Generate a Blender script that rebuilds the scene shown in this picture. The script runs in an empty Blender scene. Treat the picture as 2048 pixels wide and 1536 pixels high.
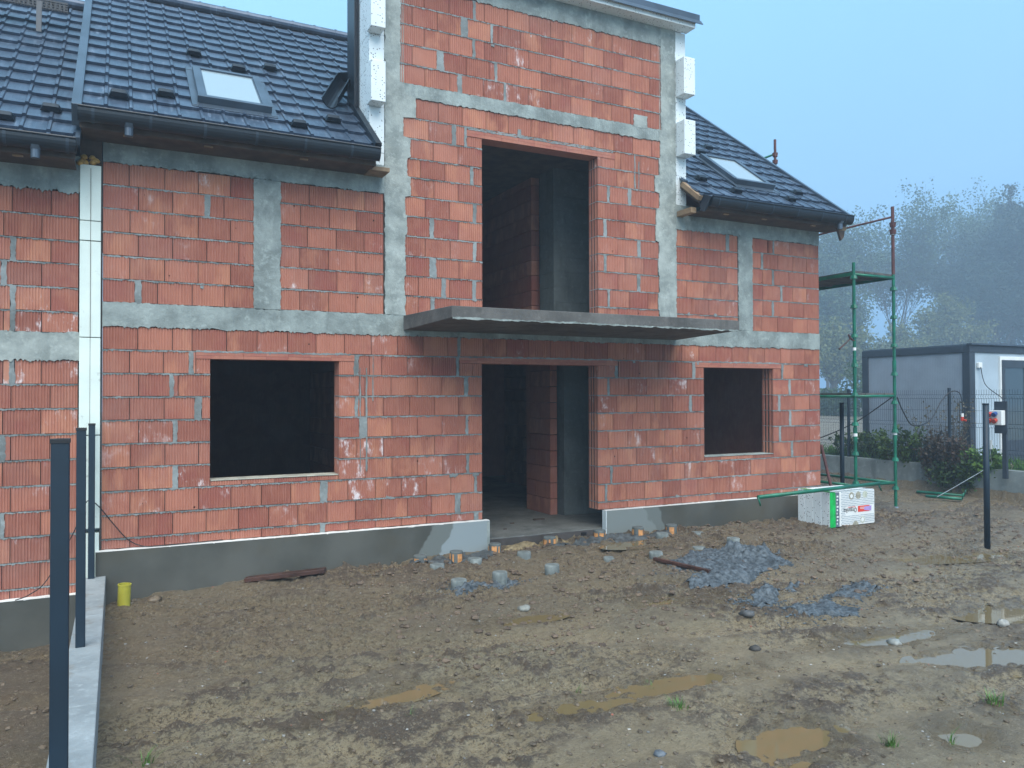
import bpy, bmesh, math, random
import numpy as np
from mathutils import Vector, Matrix
R = math.radians
rnd = random.Random(7)
nr = np.random.RandomState(11)
scn = bpy.context.scene
COL = scn.collection

# ------------------------------------------------------------------ helpers
def tag(o, label=None, cat=None, group=None, kind=None):
    if label: o['label'] = label
    if cat: o['category'] = cat
    if group: o['group'] = group
    if kind: o['kind'] = kind
    return o

def empty(name, loc=(0, 0, 0), label=None, cat=None, group=None, parent=None):
    o = bpy.data.objects.new(name, None); COL.objects.link(o)
    o.location = loc; o.empty_display_size = .2
    if parent: o.parent = parent
    return tag(o, label, cat, group)

class MB:
    def __init__(s): s.v = []; s.f = []; s.t = []; s.cur = (0, 0, 0, 0)
    def add(s, vs, fs):
        b = len(s.v); s.v += [tuple(p) for p in vs]
        s.f += [tuple(i + b for i in f) for f in fs]; s.t += [s.cur] * len(fs)
    def box(s, x0, x1, y0, y1, z0, z1):
        s.add([(x0, y0, z0), (x1, y0, z0), (x1, y1, z0), (x0, y1, z0), (x0, y0, z1), (x1, y0, z1), (x1, y1, z1), (x0, y1, z1)],
              [(0, 3, 2, 1), (4, 5, 6, 7), (0, 1, 5, 4), (1, 2, 6, 5), (2, 3, 7, 6), (3, 0, 4, 7)])
    def tube(s, pts, r, n=10, cap=True):
        pts = [Vector(p) for p in pts]; rs = r if isinstance(r, (list, tuple)) else [r] * len(pts)
        b = len(s.v); up = None; rings = []
        for i, p in enumerate(pts):
            d = (pts[min(i + 1, len(pts) - 1)] - pts[max(i - 1, 0)]).normalized()
            if up is None:
                a = Vector((0, 0, 1)) if abs(d.z) < .9 else Vector((1, 0, 0))
                up = d.cross(a).normalized()
            else: up = (up - d * up.dot(d)).normalized()
            w = d.cross(up)
            rings.append([p + (up * math.cos(2 * math.pi * k / n) + w * math.sin(2 * math.pi * k / n)) * rs[i] for k in range(n)])
        vs = [q for rg in rings for q in rg]; fs = []
        for i in range(len(pts) - 1):
            for k in range(n):
                a = i * n + k; c = i * n + (k + 1) % n
                fs.append((a, c, c + n, a + n))
        if cap:
            fs.append(tuple(range(n - 1, -1, -1))); fs.append(tuple(range((len(pts) - 1) * n, len(pts) * n)))
        s.add(vs, fs)
    def prism(s, poly, axis, a0, a1):
        # poly of 2D points extruded along axis 'x' (poly in yz), 'y' (poly in xz) or 'z' (poly in xy)
        n = len(poly)
        def P(p, a): return (a, p[0], p[1]) if axis == 'x' else ((p[0], a, p[1]) if axis == 'y' else (p[0], p[1], a))
        vs = [P(p, a0) for p in poly] + [P(p, a1) for p in poly]
        fs = [tuple(range(n - 1, -1, -1)), tuple(range(n, 2 * n))] + [(i, (i + 1) % n, (i + 1) % n + n, i + n) for i in range(n)]
        s.add(vs, fs)
    def lathe(s, c, prof, n=24, squash=1.0):
        vs = []; fs = []
        for r, z in prof:
            for k in range(n): a = 2 * math.pi * k / n; vs.append((c[0] + r * math.cos(a), c[1] + r * math.sin(a) * squash, c[2] + z))
        for i in range(len(prof) - 1):
            for k in range(n):
                a = i * n + k; b = i * n + (k + 1) % n; fs.append((a, b, b + n, a + n))
        fs.append(tuple(range(n - 1, -1, -1))); fs.append(tuple(range((len(prof) - 1) * n, len(prof) * n)))
        s.add(vs, fs)
    def build(s, name, mat, parent=None, smooth=False, tone=False, bevel=0, origin=None):
        me = bpy.data.meshes.new(name); me.from_pydata(s.v, [], s.f)
        if tone:
            a = me.attributes.new('tone', 'FLOAT_COLOR', 'FACE')
            a.data.foreach_set('color', [c for t in s.t for c in t])
        me.materials.append(mat)
        bm = bmesh.new(); bm.from_mesh(me); bmesh.ops.recalc_face_normals(bm, faces=bm.faces); bm.to_mesh(me); bm.free()
        if smooth: me.polygons.foreach_set('use_smooth', [True] * len(me.polygons))
        me.update()
        o = bpy.data.objects.new(name, me); COL.objects.link(o)
        if origin is not None:
            me.transform(Matrix.Translation(-Vector(origin))); o.location = origin
        if parent:
            o.parent = parent; w_ = Vector(parent.location)
            if parent.type == 'MESH' and parent.parent: w_ = Vector((0, 0, 0))
            o.matrix_parent_inverse = Matrix.Translation(-w_)
        if bevel:
            m = o.modifiers.new('b', 'BEVEL'); m.width = bevel; m.segments = 2; m.limit_method = 'ANGLE'
        return o

def copy_tree(o, parent=None):
    c = o.copy(); COL.objects.link(c)
    if parent: c.parent = parent
    for ch in list(o.children): copy_tree(ch, c)
    return c

# ------------------------------------------------------------------ materials
class NT:
    def __init__(s, name):
        s.m = bpy.data.materials.new(name); s.m.use_nodes = True; s.t = s.m.node_tree
        s.p = s.t.nodes['Principled BSDF']; s.tc = s.n('ShaderNodeTexCoord')
    def n(s, typ, **kw):
        x = s.t.nodes.new(typ)
        for k, v in kw.items(): setattr(x, k, v)
        return x
    def l(s, a, b): s.t.links.new(a, b)
    def val(s, x, sock):
        if isinstance(x, (int, float)): sock.default_value = x
        elif isinstance(x, (tuple, list)): sock.default_value = tuple(x) + (1,) if len(x) == 3 else tuple(x)
        else: s.l(x, sock)
    def noise(s, scale, detail=4, rough=.55, stretch=None, seed=0, dist=0):
        t = s.n('ShaderNodeTexNoise'); t.inputs['Scale'].default_value = scale; t.inputs['Detail'].default_value = detail
        t.inputs['Roughness'].default_value = rough; t.inputs['Distortion'].default_value = dist
        mp = s.n('ShaderNodeMapping'); mp.inputs['Location'].default_value = (seed * 3.7, seed * 1.3, seed * 2.1)
        if stretch: mp.inputs['Scale'].default_value = stretch
        s.l(s.tc.outputs['Object'], mp.inputs['Vector']); s.l(mp.outputs[0], t.inputs['Vector'])
        return t.outputs[0]
    def ramp(s, f, a, b, lo=0., hi=1.):
        m = s.n('ShaderNodeMapRange', interpolation_type='SMOOTHSTEP'); s.val(f, m.inputs[0])
        m.inputs[1].default_value = a; m.inputs[2].default_value = b; m.inputs[3].default_value = lo; m.inputs[4].default_value = hi
        return m.outputs[0]
    def mix(s, f, a, b):
        m = s.n('ShaderNodeMix', data_type='RGBA'); s.val(f, m.inputs[0]); s.val(a, m.inputs[6]); s.val(b, m.inputs[7]); return m.outputs[2]
    def math(s, op, a, b=0.):
        m = s.n('ShaderNodeMath', operation=op); s.val(a, m.inputs[0]); s.val(b, m.inputs[1]); return m.outputs[0]
    def bump(s, h, strength=.3, dist=.01):
        b = s.n('ShaderNodeBump'); b.inputs['Strength'].default_value = strength; b.inputs['Distance'].default_value = dist
        s.l(h, b.inputs['Height']); s.l(b.outputs[0], s.p.inputs['Normal'])
    def set(s, color=None, rough=None, metal=None, spec=None):
        if color is not None: s.val(color, s.p.inputs['Base Color'])
        if rough is not None: s.val(rough, s.p.inputs['Roughness'])
        if metal is not None: s.val(metal, s.p.inputs['Metallic'])
        if spec is not None: s.val(spec, s.p.inputs['Specular IOR Level'])
        return s.m
    def sep(s, v):
        x = s.n('ShaderNodeSeparateXYZ'); s.l(v, x.inputs[0]); return x.outputs

def simple(name, col, rough=.6, metal=0, var=.25, scale=8, bump=.1, bs=60, bd=.004):
    m = NT(name); n = m.noise(scale, 5)
    c = m.mix(m.ramp(n, .3, .7), tuple(x * (1 - var) for x in col), tuple(min(1, x * (1 + var)) for x in col))
    if bump: m.bump(m.noise(bs, 4), bump, bd)
    return m.set(c, rough, metal)

def brick_mat():
    m = NT('fired_clay'); at = m.n('ShaderNodeAttribute', attribute_name='tone')
    s3 = m.n('ShaderNodeSeparateColor'); m.l(at.outputs['Color'], s3.inputs[0])
    t, eff, wet = s3.outputs
    off = m.n('ShaderNodeVectorMath', operation='MULTIPLY_ADD'); m.l(at.outputs['Color'], off.inputs[0]); off.inputs[1].default_value = (37., 53., 71.)
    m.l(m.tc.outputs['Object'], off.inputs[2])
    def pn(scale, detail, rough, stretch=(1, 1, 1), dist=0.):
        q = m.n('ShaderNodeTexNoise'); q.inputs['Scale'].default_value = scale; q.inputs['Detail'].default_value = detail; q.inputs['Roughness'].default_value = rough; q.inputs['Distortion'].default_value = dist
        mp = m.n('ShaderNodeMapping'); mp.inputs['Scale'].default_value = stretch; m.l(off.outputs[0], mp.inputs[0]); m.l(mp.outputs[0], q.inputs['Vector']); return q.outputs[0]
    f = m.math('ADD', m.math('MULTIPLY', t, .8), m.math('MULTIPLY', m.ramp(pn(5, 5, .6), .3, .7), .25))
    c = m.mix(f, (.265, .092, .066), (.455, .185, .125))
    bloom = m.math('MULTIPLY', m.ramp(pn(3.2, 3, .55, (1.6, 1.6, .8), dist=.3), .42, .66), m.ramp(wet, .55, .75))
    c = m.mix(m.math('MULTIPLY', bloom, .55), c, (.55, .25, .15))
    st = pn(1, 4, .6, (60, 60, 4))
    c = m.mix(m.math('MULTIPLY', m.ramp(st, .45, .75), .22), c, (.60, .31, .235))
    edge = m.math('MULTIPLY', m.ramp(pn(2.6, 4, .6, dist=.4), .46, .62), m.ramp(wet, .45, .25, 0, 1))
    c = m.mix(m.math('MULTIPLY', edge, .5), c, (.30, .09, .075))
    ff = m.math('MULTIPLY', m.ramp(pn(9, 6, .75, (1, 1, .5)), .50, .72), m.math('MULTIPLY', m.ramp(pn(3, 3, .6), .45, .6), eff))
    c = m.mix(ff, c, (.74, .66, .66))
    du = m.math('MULTIPLY', m.ramp(m.noise(1.1, 5, .6, seed=31), .45, .75), .18)
    c = m.mix(du, c, (.44, .29, .25))
    m.bump(m.noise(90, 4, .6, stretch=(1, 1, .35)), .35, .004)
    return m.set(c, .85, 0, .25)

def concrete_mat(name, a, b, rough=.8, blot=2.2, bstr=.5, dark=None, seed=0):
    m = NT(name)
    c = m.mix(m.ramp(m.noise(blot, 6, .62, seed=seed), .3, .72), a, b)
    c = m.mix(m.math('MULTIPLY', m.ramp(m.noise(14, 5, .65, seed=seed + 2), .5, .75), .45), c, tuple(min(1, x * 1.45) for x in b))
    c = m.mix(m.math('MULTIPLY', m.ramp(m.noise(3.5, 5, .6, stretch=(1, 1, .3), seed=seed + 4), .55, .68), .5), c, dark or tuple(x * .55 for x in a))
    n = m.n('ShaderNodeMath', operation='ADD'); m.l(m.noise(30, 5, .7, seed=seed), n.inputs[0]); m.l(m.noise(5, 3, .5, seed=seed + 1), n.inputs[1])
    m.bump(n.outputs[0], bstr, .012)
    return m.set(c, rough, 0, .3)

def eps_mat(name, col, speck=True, scale=38):
    m = NT(name); c = m.mix(m.ramp(m.noise(3, 4), .3, .7), tuple(x * .9 for x in col), col)
    if speck:
        v = m.n('ShaderNodeTexVoronoi'); v.inputs['Scale'].default_value = scale; m.l(m.tc.outputs['Object'], v.inputs['Vector'])
        cc = m.n('ShaderNodeSeparateColor'); m.l(v.outputs['Color'], cc.inputs[0])
        d = m.math('MULTIPLY', m.ramp(v.outputs['Distance'], .24, .32, 1, 0), m.ramp(cc.outputs[0], .66, .7))
        c = m.mix(m.math('MULTIPLY', d, .85), c, (.04, .045, .05))
    else:
        c = m.mix(m.math('MULTIPLY', m.ramp(m.noise(7, 6, .7, seed=4), .6, .68), .5), c, (.33, .36, .33))
    m.bump(m.noise(120, 3), .15, .003)
    return m.set(c, .75, 0, .3)

BRICK = brick_mat()
MORTAR = concrete_mat('mortar', (.15, .165, .16), (.29, .315, .31), seed=2)
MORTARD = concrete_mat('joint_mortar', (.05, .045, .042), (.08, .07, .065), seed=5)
CONC = concrete_mat('cast_concrete', (.175, .200, .190), (.33, .37, .35), seed=1, dark=(.15, .175, .17), blot=3.2, bstr=.8)
CONCB = concrete_mat('rough_concrete', (.20, .225, .21), (.39, .42, .39), seed=7, blot=3.5, dark=(.2, .22, .21))
CONCD = concrete_mat('balcony_concrete', (.085, .082, .077), (.15, .142, .132), seed=9)
KERBM = concrete_mat('kerb_concrete', (.22, .245, .25), (.33, .36, .365), rough=.6, seed=4, blot=2.4, dark=(.17, .14, .10))
FLOORC = concrete_mat('floor_concrete', (.13, .13, .12), (.22, .22, .2), seed=13, rough=.7)
WALLC = concrete_mat('retaining_concrete', (.17, .19, .185), (.26, .285, .275), seed=15)
GREYBLOCK = concrete_mat('grey_block', (.10, .112, .108), (.145, .16, .155), seed=17)  # grey darkened so indoor blocks look less lit: room shade in the colour
STUBC = concrete_mat('stub_concrete', (.15, .17, .165), (.27, .295, .28), seed=19, blot=6)
EPS = eps_mat('graphite_speckled_foam', (.74, .79, .79))
EPSP = eps_mat('plain_foam', (.74, .82, .75), False)
EPSW = eps_mat('white_foam_edge', (.80, .80, .76), False)
GREEN = simple('green_paint', (.005, .13, .075), .35, .1, .3, 5, .08)
REDP = simple('red_oxide_paint', (.10, .034, .030), .6, .1, .35, 7, .15)
ANTH = simple('anthracite_coating', (.018, .030, .044), .42, .0, .15, 3, .05)
POSTM = simple('post_coating', (.004, .017, .032), .55, .0, .12, 3, .05)
GUT = simple('gutter_coating', (.006, .010, .016), .38, .0, .2, 4, .03)
FLASH = simple('flashing_metal', (.07, .095, .125), .4, .35, .2, 2, .05)
WOODN = simple('fresh_timber', (.27, .18, .105), .75, 0, .25, 6, .25, 40)
WOODD = simple('weathered_timber', (.075, .05, .036), .8, 0, .35, 6, .3, 40)
WOODG = simple('grey_planks', (.085, .08, .075), .8, 0, .35, 5, .3, 40)
PLANKR = simple('wet_brown_plank', (.06, .026, .018), .5, 0, .4, 9, .3, 50)
YELLOW = simple('yellow_plastic', (.44, .40, .05), .35, 0, .12, 8, .05)
ORANGE = simple('orange_plastic', (.58, .27, .10), .5, 0, .3, 20, .05)
CABLE = simple('black_rubber', (.012, .012, .014), .5, 0, .1, 5, 0)
WHITEP = simple('white_plastic', (.75, .76, .74), .4, 0, .05, 5, 0)
REDPL = simple('red_plastic', (.45, .04, .02), .4, 0, .1, 5, 0)
BLUEPL = simple('blue_plastic', (.02, .06, .2), .4, 0, .1, 5, 0)
STEEL = simple('galvanised_steel', (.42, .45, .47), .35, .8, .15, 6, .03)
PURPLE = simple('purple_sticker', (.42, .30, .62), .5, 0, .1, 9, 0)
BLACKI = simple('black_ink', (.012, .012, .015), .6, 0, 0, 5, 0)
GREENF = simple('green_film', (.01, .42, .09), .12, 0, .3, 9, .25, 14, .01)
GREYF = simple('grey_film', (.12, .15, .19), .25, 0, .2, 9, .15, 20, .01)
REDI = simple('red_ink', (.72, .06, .04), .45, 0, .05, 5, 0)
CONTW = simple('container_panel', (.27, .31, .36), .6, 0, .08, 2, .08)
CONTL = simple('container_front_panel', (.38, .46, .52), .55, 0, .08, 2, .08)
CONTD = simple('container_frame', (.035, .048, .065), .5, .1, .15, 3, .03)

def plinth_mat(name, cx):
    m = NT(name); o = m.sep(m.tc.outputs['Object'])
    n = m.noise(2.0, 4, .6, seed=6)
    c = m.mix(m.ramp(m.noise(1.3, 5), .35, .7), (.066, .067, .058), (.104, .104, .091))
    c = m.mix(m.math('MULTIPLY', m.ramp(m.noise(.9, 3, .5, seed=9), .5, .6), .4), c, (.085, .075, .05))
    # dried pale render patch with its own outline
    if cx is not None:
        x0, x1 = cx
        e = m.math('ADD', o[0], m.math('MULTIPLY', m.math('SUBTRACT', n, .5), .5))
        k = m.math('MULTIPLY', m.math('SUBTRACT', o[2], .1), .75)
        e2 = m.math('SUBTRACT', e, m.math('MULTIPLY', k, .9)) if x0 > x1 else m.math('ADD', e, m.math('MULTIPLY', k, .45))
        if x0 > x1:   # pale to the right of x0
            p1 = m.ramp(e2, x1 - .02, x1 + .02); p2 = m.ramp(e2, x0 - .02, x0 + .02)
        else:
            p1 = m.ramp(e2, x1 - .02, x1 + .02, 1, 0); p2 = m.ramp(e2, x0 - .02, x0 + .02, 1, 0)
        c = m.mix(p1, c, (.15, .165, .155)); c = m.mix(p2, c, (.26, .30, .31) if x0 > x1 else (.2, .22, .21))
    m.bump(m.noise(70, 4), .2, .004)
    return m.set(c, .75, 0, .3)
PLL = plinth_mat('plaster_left', (3.55, 3.3)); PLR = plinth_mat('plaster_right', (6.9, 7.12)); PLN = plinth_mat('plaster_plain', None)

def roof_mat():
    m = NT('coated_tile_metal'); st = m.noise(2.2, 6, .7, stretch=(9, 1.2, 1.2), seed=2)
    bl = m.noise(1.5, 4, .6, seed=5)
    c = m.mix(m.ramp(m.noise(4, 4), .3, .7), (.045, .064, .096), (.075, .104, .150))
    d = m.math('MULTIPLY', m.ramp(st, .48, .76), m.ramp(bl, .40, .66))
    c = m.mix(m.math('MULTIPLY', d, .5), c, (.36, .43, .52))  # pale dust streaks that also put bright tile highlights into the colour
    m.set(c, m.ramp(st, .3, .8, .30, .55), .35, .6); return m.m
ROOF = roof_mat()

def glass_mat():
    m = NT('skylight_glass'); return m.set((.30, .36, .38), .12, 0.0, 1.0)
GLASS = glass_mat()
DGLASS = NT('dark_glass').set((.05, .075, .09), .1, 0, .8)

# ------------------------------------------------------------------ value noise for terrain
def vnoise(x, y, scale, seed):
    X = x / scale; Y = y / scale
    xi = np.floor(X).astype(np.int64); yi = np.floor(Y).astype(np.int64); fx = X - xi; fy = Y - yi
    fx = fx * fx * (3 - 2 * fx); fy = fy * fy * (3 - 2 * fy)
    def h(a, b):
        n = (a * 374761393 + b * 668265263 + seed * 1442695041) & 0x7fffffff
        n = ((n ^ (n >> 13)) * 1274126177) & 0x7fffffff
        return ((n ^ (n >> 16)) & 0xffff) / 65535.0
    return (h(xi, yi) * (1 - fx) + h(xi + 1, yi) * fx) * (1 - fy) + (h(xi, yi + 1) * (1 - fx) + h(xi + 1, yi + 1) * fx) * fy

PUD = [  # cx, cy, rx, ry, depth, angle
    (3.72, -5.78, .30, .21, .035, .3), (3.42, -4.70, .68, .13, .03, .05), (4.62, -6.22, .17, .15, .03, 0), (5.95, -4.72, .62, .14, .03, -.1),
    (6.35, -5.45, .62, .26, .035, -.2), (7.75, -4.72, .50, .22, .03, -.2), (5.52, -6.15, .28, .14, .03, 0), (9.7, -2.95, .8, .16, .025, -.2),
    (6.05, -.85, .35, .16, .02, 0), (1.75, -3.95, .35, .09, .02, .2), (3.45, -2.75, .3, .09, .02, 0), (5.2, -3.0, .4, .1, .02, -.4)]

def smooth(t): t = np.clip(t, 0, 1); return t * t * (3 - 2 * t)

def base_h(x, y):
    xs = [-60, -.32, -.2, 1.3, 2.5, 4.3, 6, 7.5, 9.7, 12.2, 14.5, 15.1, 15.35, 40]
    zs = [-.38, -.38, -.02, .05, .09, .12, .18, .18, .16, .08, .06, .08, .55, .55]
    wall = np.interp(x, xs, zs)
    far = np.interp(x, [-60, -.32, -.2, 5, 12, 15.1, 15.35, 40], [-.36, -.36, -.03, .02, .05, .08, .55, .55])
    w = smooth((y + 3.2) / 2.6)
    return far * (1 - w) + wall * w

def height(x, y, detail=True):
    x = np.asarray(x, float); y = np.asarray(y, float)
    h = base_h(x, y)
    if not detail: return h
    near = smooth((y + 4.3) / 2.5) * smooth((x - .3) / 1.5)              # rougher, churned soil towards the house
    amp = .8 + .75 * near
    h = h + (vnoise(x, y, 1.3, 1) - .5) * .05 + (vnoise(x * .8 + y * .3, y * 1.6, .5, 2) - .5) * .035 * amp
    a = vnoise(x + .3 * y, y * 1.5, .21, 3); b = vnoise(x - .2 * y, y * 1.4, .11, 4); c = vnoise(x, y, .05, 5); d = vnoise(x, y, .026, 6)
    patch = smooth((vnoise(x, y * 1.5, .9, 9) - .35) / .3)
    h = h + ((np.abs(a - .5) * 2) * -.034 + (b - .5) * .034) * amp * (.3 + .8 * patch)
    cl = np.clip(c - .5, 0, 1) * np.clip(vnoise(x, y, .16, 7) * 1.6 - .5, 0, 1)
    h = h + cl * .085 * amp * (.35 + patch) + (d - .5) * .012 * (.5 + patch) + (vnoise(x, y * 1.2, .075, 8) - .5) * .022 * amp * (.3 + patch)
    h = h + (vnoise(x * .9 - y * .4, y * 1.7, .32, 61) - .5) * .030 * amp
    bp = vnoise(x, y, .42, 62); h = h - .020 * smooth((bp - .70) / .06) * (.5 + .5 * amp)
    # tyre and boot tracks
    for (tx, ty, ang, wd) in ((5.0, -3.9, -.35, .17), (4.6, -4.9, -.32, .16), (2.0, -3.3, .15, .12), (7.0, -2.9, -.30, .14), (3.0, -5.6, -.12, .13)):
        q = -(x - tx) * math.sin(ang) + (y - ty) * math.cos(ang) + .05 * np.sin(x * 2)
        h = h - .034 * np.exp(-(q / wd) ** 2) * (.6 + .6 * vnoise(x, y, .6, 44)) + .024 * vnoise(x, y, .2, 45) * np.exp(-((np.abs(q) - wd * 1.6) / (wd * .5)) ** 2)
    for (cx, cy, rx, ry, dp, an) in PUD:
        ca, sa = math.cos(an), math.sin(an)
        u = ((x - cx) * ca + (y - cy) * sa) / rx; v = (-(x - cx) * sa + (y - cy) * ca) / ry
        r = np.sqrt(u * u + v * v) + (vnoise(x, y, .18, 31) - .5) * .5
        w = smooth((1.9 - r) / 1.1)
        lvl = float(base_h(np.array(cx), np.array(cy))) - .018
        flat = lvl + dp * .9 * (r - 1) + (h - base_h(x, y)) * .75
        h = h * (1 - w) + flat * w
    # soil stops short of the house interior
    return h

def ground():
    xs = np.concatenate([np.linspace(-90, -3.2, 14), np.arange(-3, -.32, .05), np.arange(-.32, 10.5, .019), np.arange(10.5, 15.6, .035), np.linspace(15.7, 20, 12), np.linspace(21, 140, 14)])
    ys = np.concatenate([np.linspace(-45, -9.5, 8), np.arange(-9.2, -6.9, .06), np.arange(-6.9, -2.2, .019), np.arange(-2.2, .35, .026), np.arange(.4, 4.5, .09), np.linspace(4.7, 10, 8), np.linspace(12, 140, 14)])
    X, Y = np.meshgrid(xs, ys); Z = height(X, Y)
    far = (np.abs(X - 6) > 11) | (Y > 5) | (Y < -9.3); Z = np.where(far, base_h(X, Y), Z)
    ins = (X > -14) & (X < 10.3) & (Y > .06) & (Y < 7.3); Z = np.where(ins, -.6, Z)
    nx, ny = len(xs), len(ys)
    me = bpy.data.meshes.new('ground'); co = np.stack([X, Y, Z], -1).reshape(-1, 3).astype(np.float32)
    idx = np.arange(nx * ny).reshape(ny, nx)
    q = np.stack([idx[:-1, :-1], idx[:-1, 1:], idx[1:, 1:], idx[1:, :-1]], -1).reshape(-1, 4)
    me.vertices.add(len(co)); me.vertices.foreach_set('co', co.ravel())
    me.loops.add(q.size); me.loops.foreach_set('vertex_index', q.ravel().astype(np.int32))
    me.polygons.add(len(q)); me.polygons.foreach_set('loop_start', np.arange(0, q.size, 4, dtype=np.int32)); me.polygons.foreach_set('loop_total', np.full(len(q), 4, np.int32))
    me.polygons.foreach_set('use_smooth', np.ones(len(q), bool)); me.update(calc_edges=True)
    # wetness and grit as real surface properties of the soil
    rel = (Z - base_h(X, Y)).ravel()
    a = me.attributes.new('rel', 'FLOAT', 'POINT'); a.data.foreach_set('value', rel.astype(np.float32))
    PT = smooth((vnoise(X, Y * 1.5, .9, 9) - .35) / .3); PR = np.full(X.shape, 9.)
    for (cx, cy, rx, ry, dp, an) in PUD:
        ca, sa = math.cos(an), math.sin(an); u_ = (X - cx) * ca + (Y - cy) * sa; v_ = -(X - cx) * sa + (Y - cy) * ca
        PR = np.minimum(PR, (np.sqrt((u_ / rx) ** 2 + (v_ / ry) ** 2) - 1) * min(rx, ry) + (vnoise(X, Y, .1, 71) - .5) * .12)
    for nm_, ar in (('clods', PT), ('shore', np.clip(PR, -.5, 2))):
        a = me.attributes.new(nm_, 'FLOAT', 'POINT'); a.data.foreach_set('value', ar.ravel().astype(np.float32))
    m = NT('wet_clay_soil'); a1 = m.n('ShaderNodeAttribute', attribute_name='clods').outputs['Fac']; a2 = m.n('ShaderNodeAttribute', attribute_name='shore').outputs['Fac']; at = m.n('ShaderNodeAttribute', attribute_name='rel'); rl = at.outputs['Fac']
    n1 = m.noise(1.1, 5, .6); n2 = m.noise(7, 6, .7, seed=2); n3 = m.noise(55, 5, .7, seed=4); n4 = m.noise(.45, 3, .5, seed=9)
    c = m.mix(m.ramp(n1, .35, .65), (0.330, 0.252, 0.153), (0.470, 0.366, 0.225))
    c = m.mix(m.math('MULTIPLY', m.ramp(n4, .45, .65), .5), c, (0.350, 0.294, 0.184))
    hi = m.math('ADD', m.math('MULTIPLY', rl, 9.), m.math('MULTIPLY', m.math('SUBTRACT', n2, .5), 1.4))
    c = m.mix(m.math('MULTIPLY', m.ramp(m.sep(m.tc.outputs['Object'])[0], -.34, -.10, 1, 0), .6), c, (.13, .10, .07))
    dk = m.math('ADD', .35, m.math('MULTIPLY', a1, .6))
    c = m.mix(m.math('MULTIPLY', m.ramp(hi, -.03, .20), dk), c, (0.150, 0.103, 0.065))                # dark clods stand up out of the paler silt
    c = m.mix(m.math('MULTIPLY', m.ramp(hi, -.14, -.40), .6), c, (0.500, 0.389, 0.243))
    oy = m.sep(m.tc.outputs['Object'])[1]
    c = m.mix(m.math('MULTIPLY', m.ramp(oy, -4.4, -1.8), .55), c, (.155, .110, .072))                 # browner dug soil along the house
    c = m.mix(m.math('MULTIPLY', m.ramp(m.noise(21, 5, .7, seed=41), .50, .60), m.math('MULTIPLY', dk, .75)), c, (.105, .077, .052))
    c = m.mix(m.math('MULTIPLY', m.ramp(m.noise(30, 4, .65, seed=43), .56, .64), .55), c, (0.500, 0.399, 0.270))
    c = m.mix(m.math('MULTIPLY', m.ramp(n3, .52, .62), m.math('MULTIPLY', dk, .8)), c, (.10, .076, .052))
    c = m.mix(m.math('MULTIPLY', m.ramp(m.noise(75, 4, .6, seed=27), .60, .68), .6), c, (.55, .47, .35))
    c = m.mix(m.math('MULTIPLY', m.ramp(m.noise(170, 2, .5, seed=17), .68, .72), .8), c, (.45, .42, .37))
    rim = m.ramp(a2, .0, .16, 1, 0); c = m.mix(m.math('MULTIPLY', rim, .55), c, (.16, .12, .07))
    wet = m.math('MAXIMUM', m.ramp(rl, -.03, .01, 1, 0), m.math('MULTIPLY', rim, 1.5))
    ro = m.math('SUBTRACT', m.math('SUBTRACT', m.math('SUBTRACT', m.ramp(n1, .3, .7, .72, .50), m.math('MULTIPLY', m.ramp(m.math('ADD', m.sep(m.tc.outputs['Object'])[0], m.math('MULTIPLY', m.math('SUBTRACT', n4, .5), 5.)), 3.5, 7.5), .14)), m.math('MULTIPLY', wet, .30)), m.math('MULTIPLY', m.ramp(m.noise(3, 4, .6, seed=12), .5, .66), .2))
    s = m.n('ShaderNodeMath', operation='ADD'); m.l(m.noise(38, 6, .75, seed=3), s.inputs[0]); m.l(m.noise(130, 4, .7, seed=6), s.inputs[1])
    m.bump(s.outputs[0], 1., .04)
    m.set(c, ro, 0, .6); me.materials.append(m.m)
    o = bpy.data.objects.new('ground', me); COL.objects.link(o); o['kind'] = 'structure'
ground()
def gz(x, y): return float(height(np.array([x]), np.array([y]))[0])

WATER = NT('muddy_water'); WATER.set((.17, .125, .06), .03, 0, .6)
WATER.bump(WATER.noise(6, 2), .03, .01); WATER = WATER.m
for i, (cx, cy, rx, ry, dp, an) in enumerate(PUD):
    m = MB(); lvl = float(base_h(np.array(cx), np.array(cy))) - .022; pts = []
    for k in range(40):
        a = 2 * math.pi * k / 40; r = 1.55
        pts.append((cx + rx * r * math.cos(a) * math.cos(an) - ry * r * math.sin(a) * math.sin(an), cy + rx * r * math.cos(a) * math.sin(an) + ry * r * math.sin(a) * math.cos(an), lvl))
    m.add(pts, [tuple(range(40))]); o = m.build('puddle', WATER); o['kind'] = 'structure'

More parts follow.
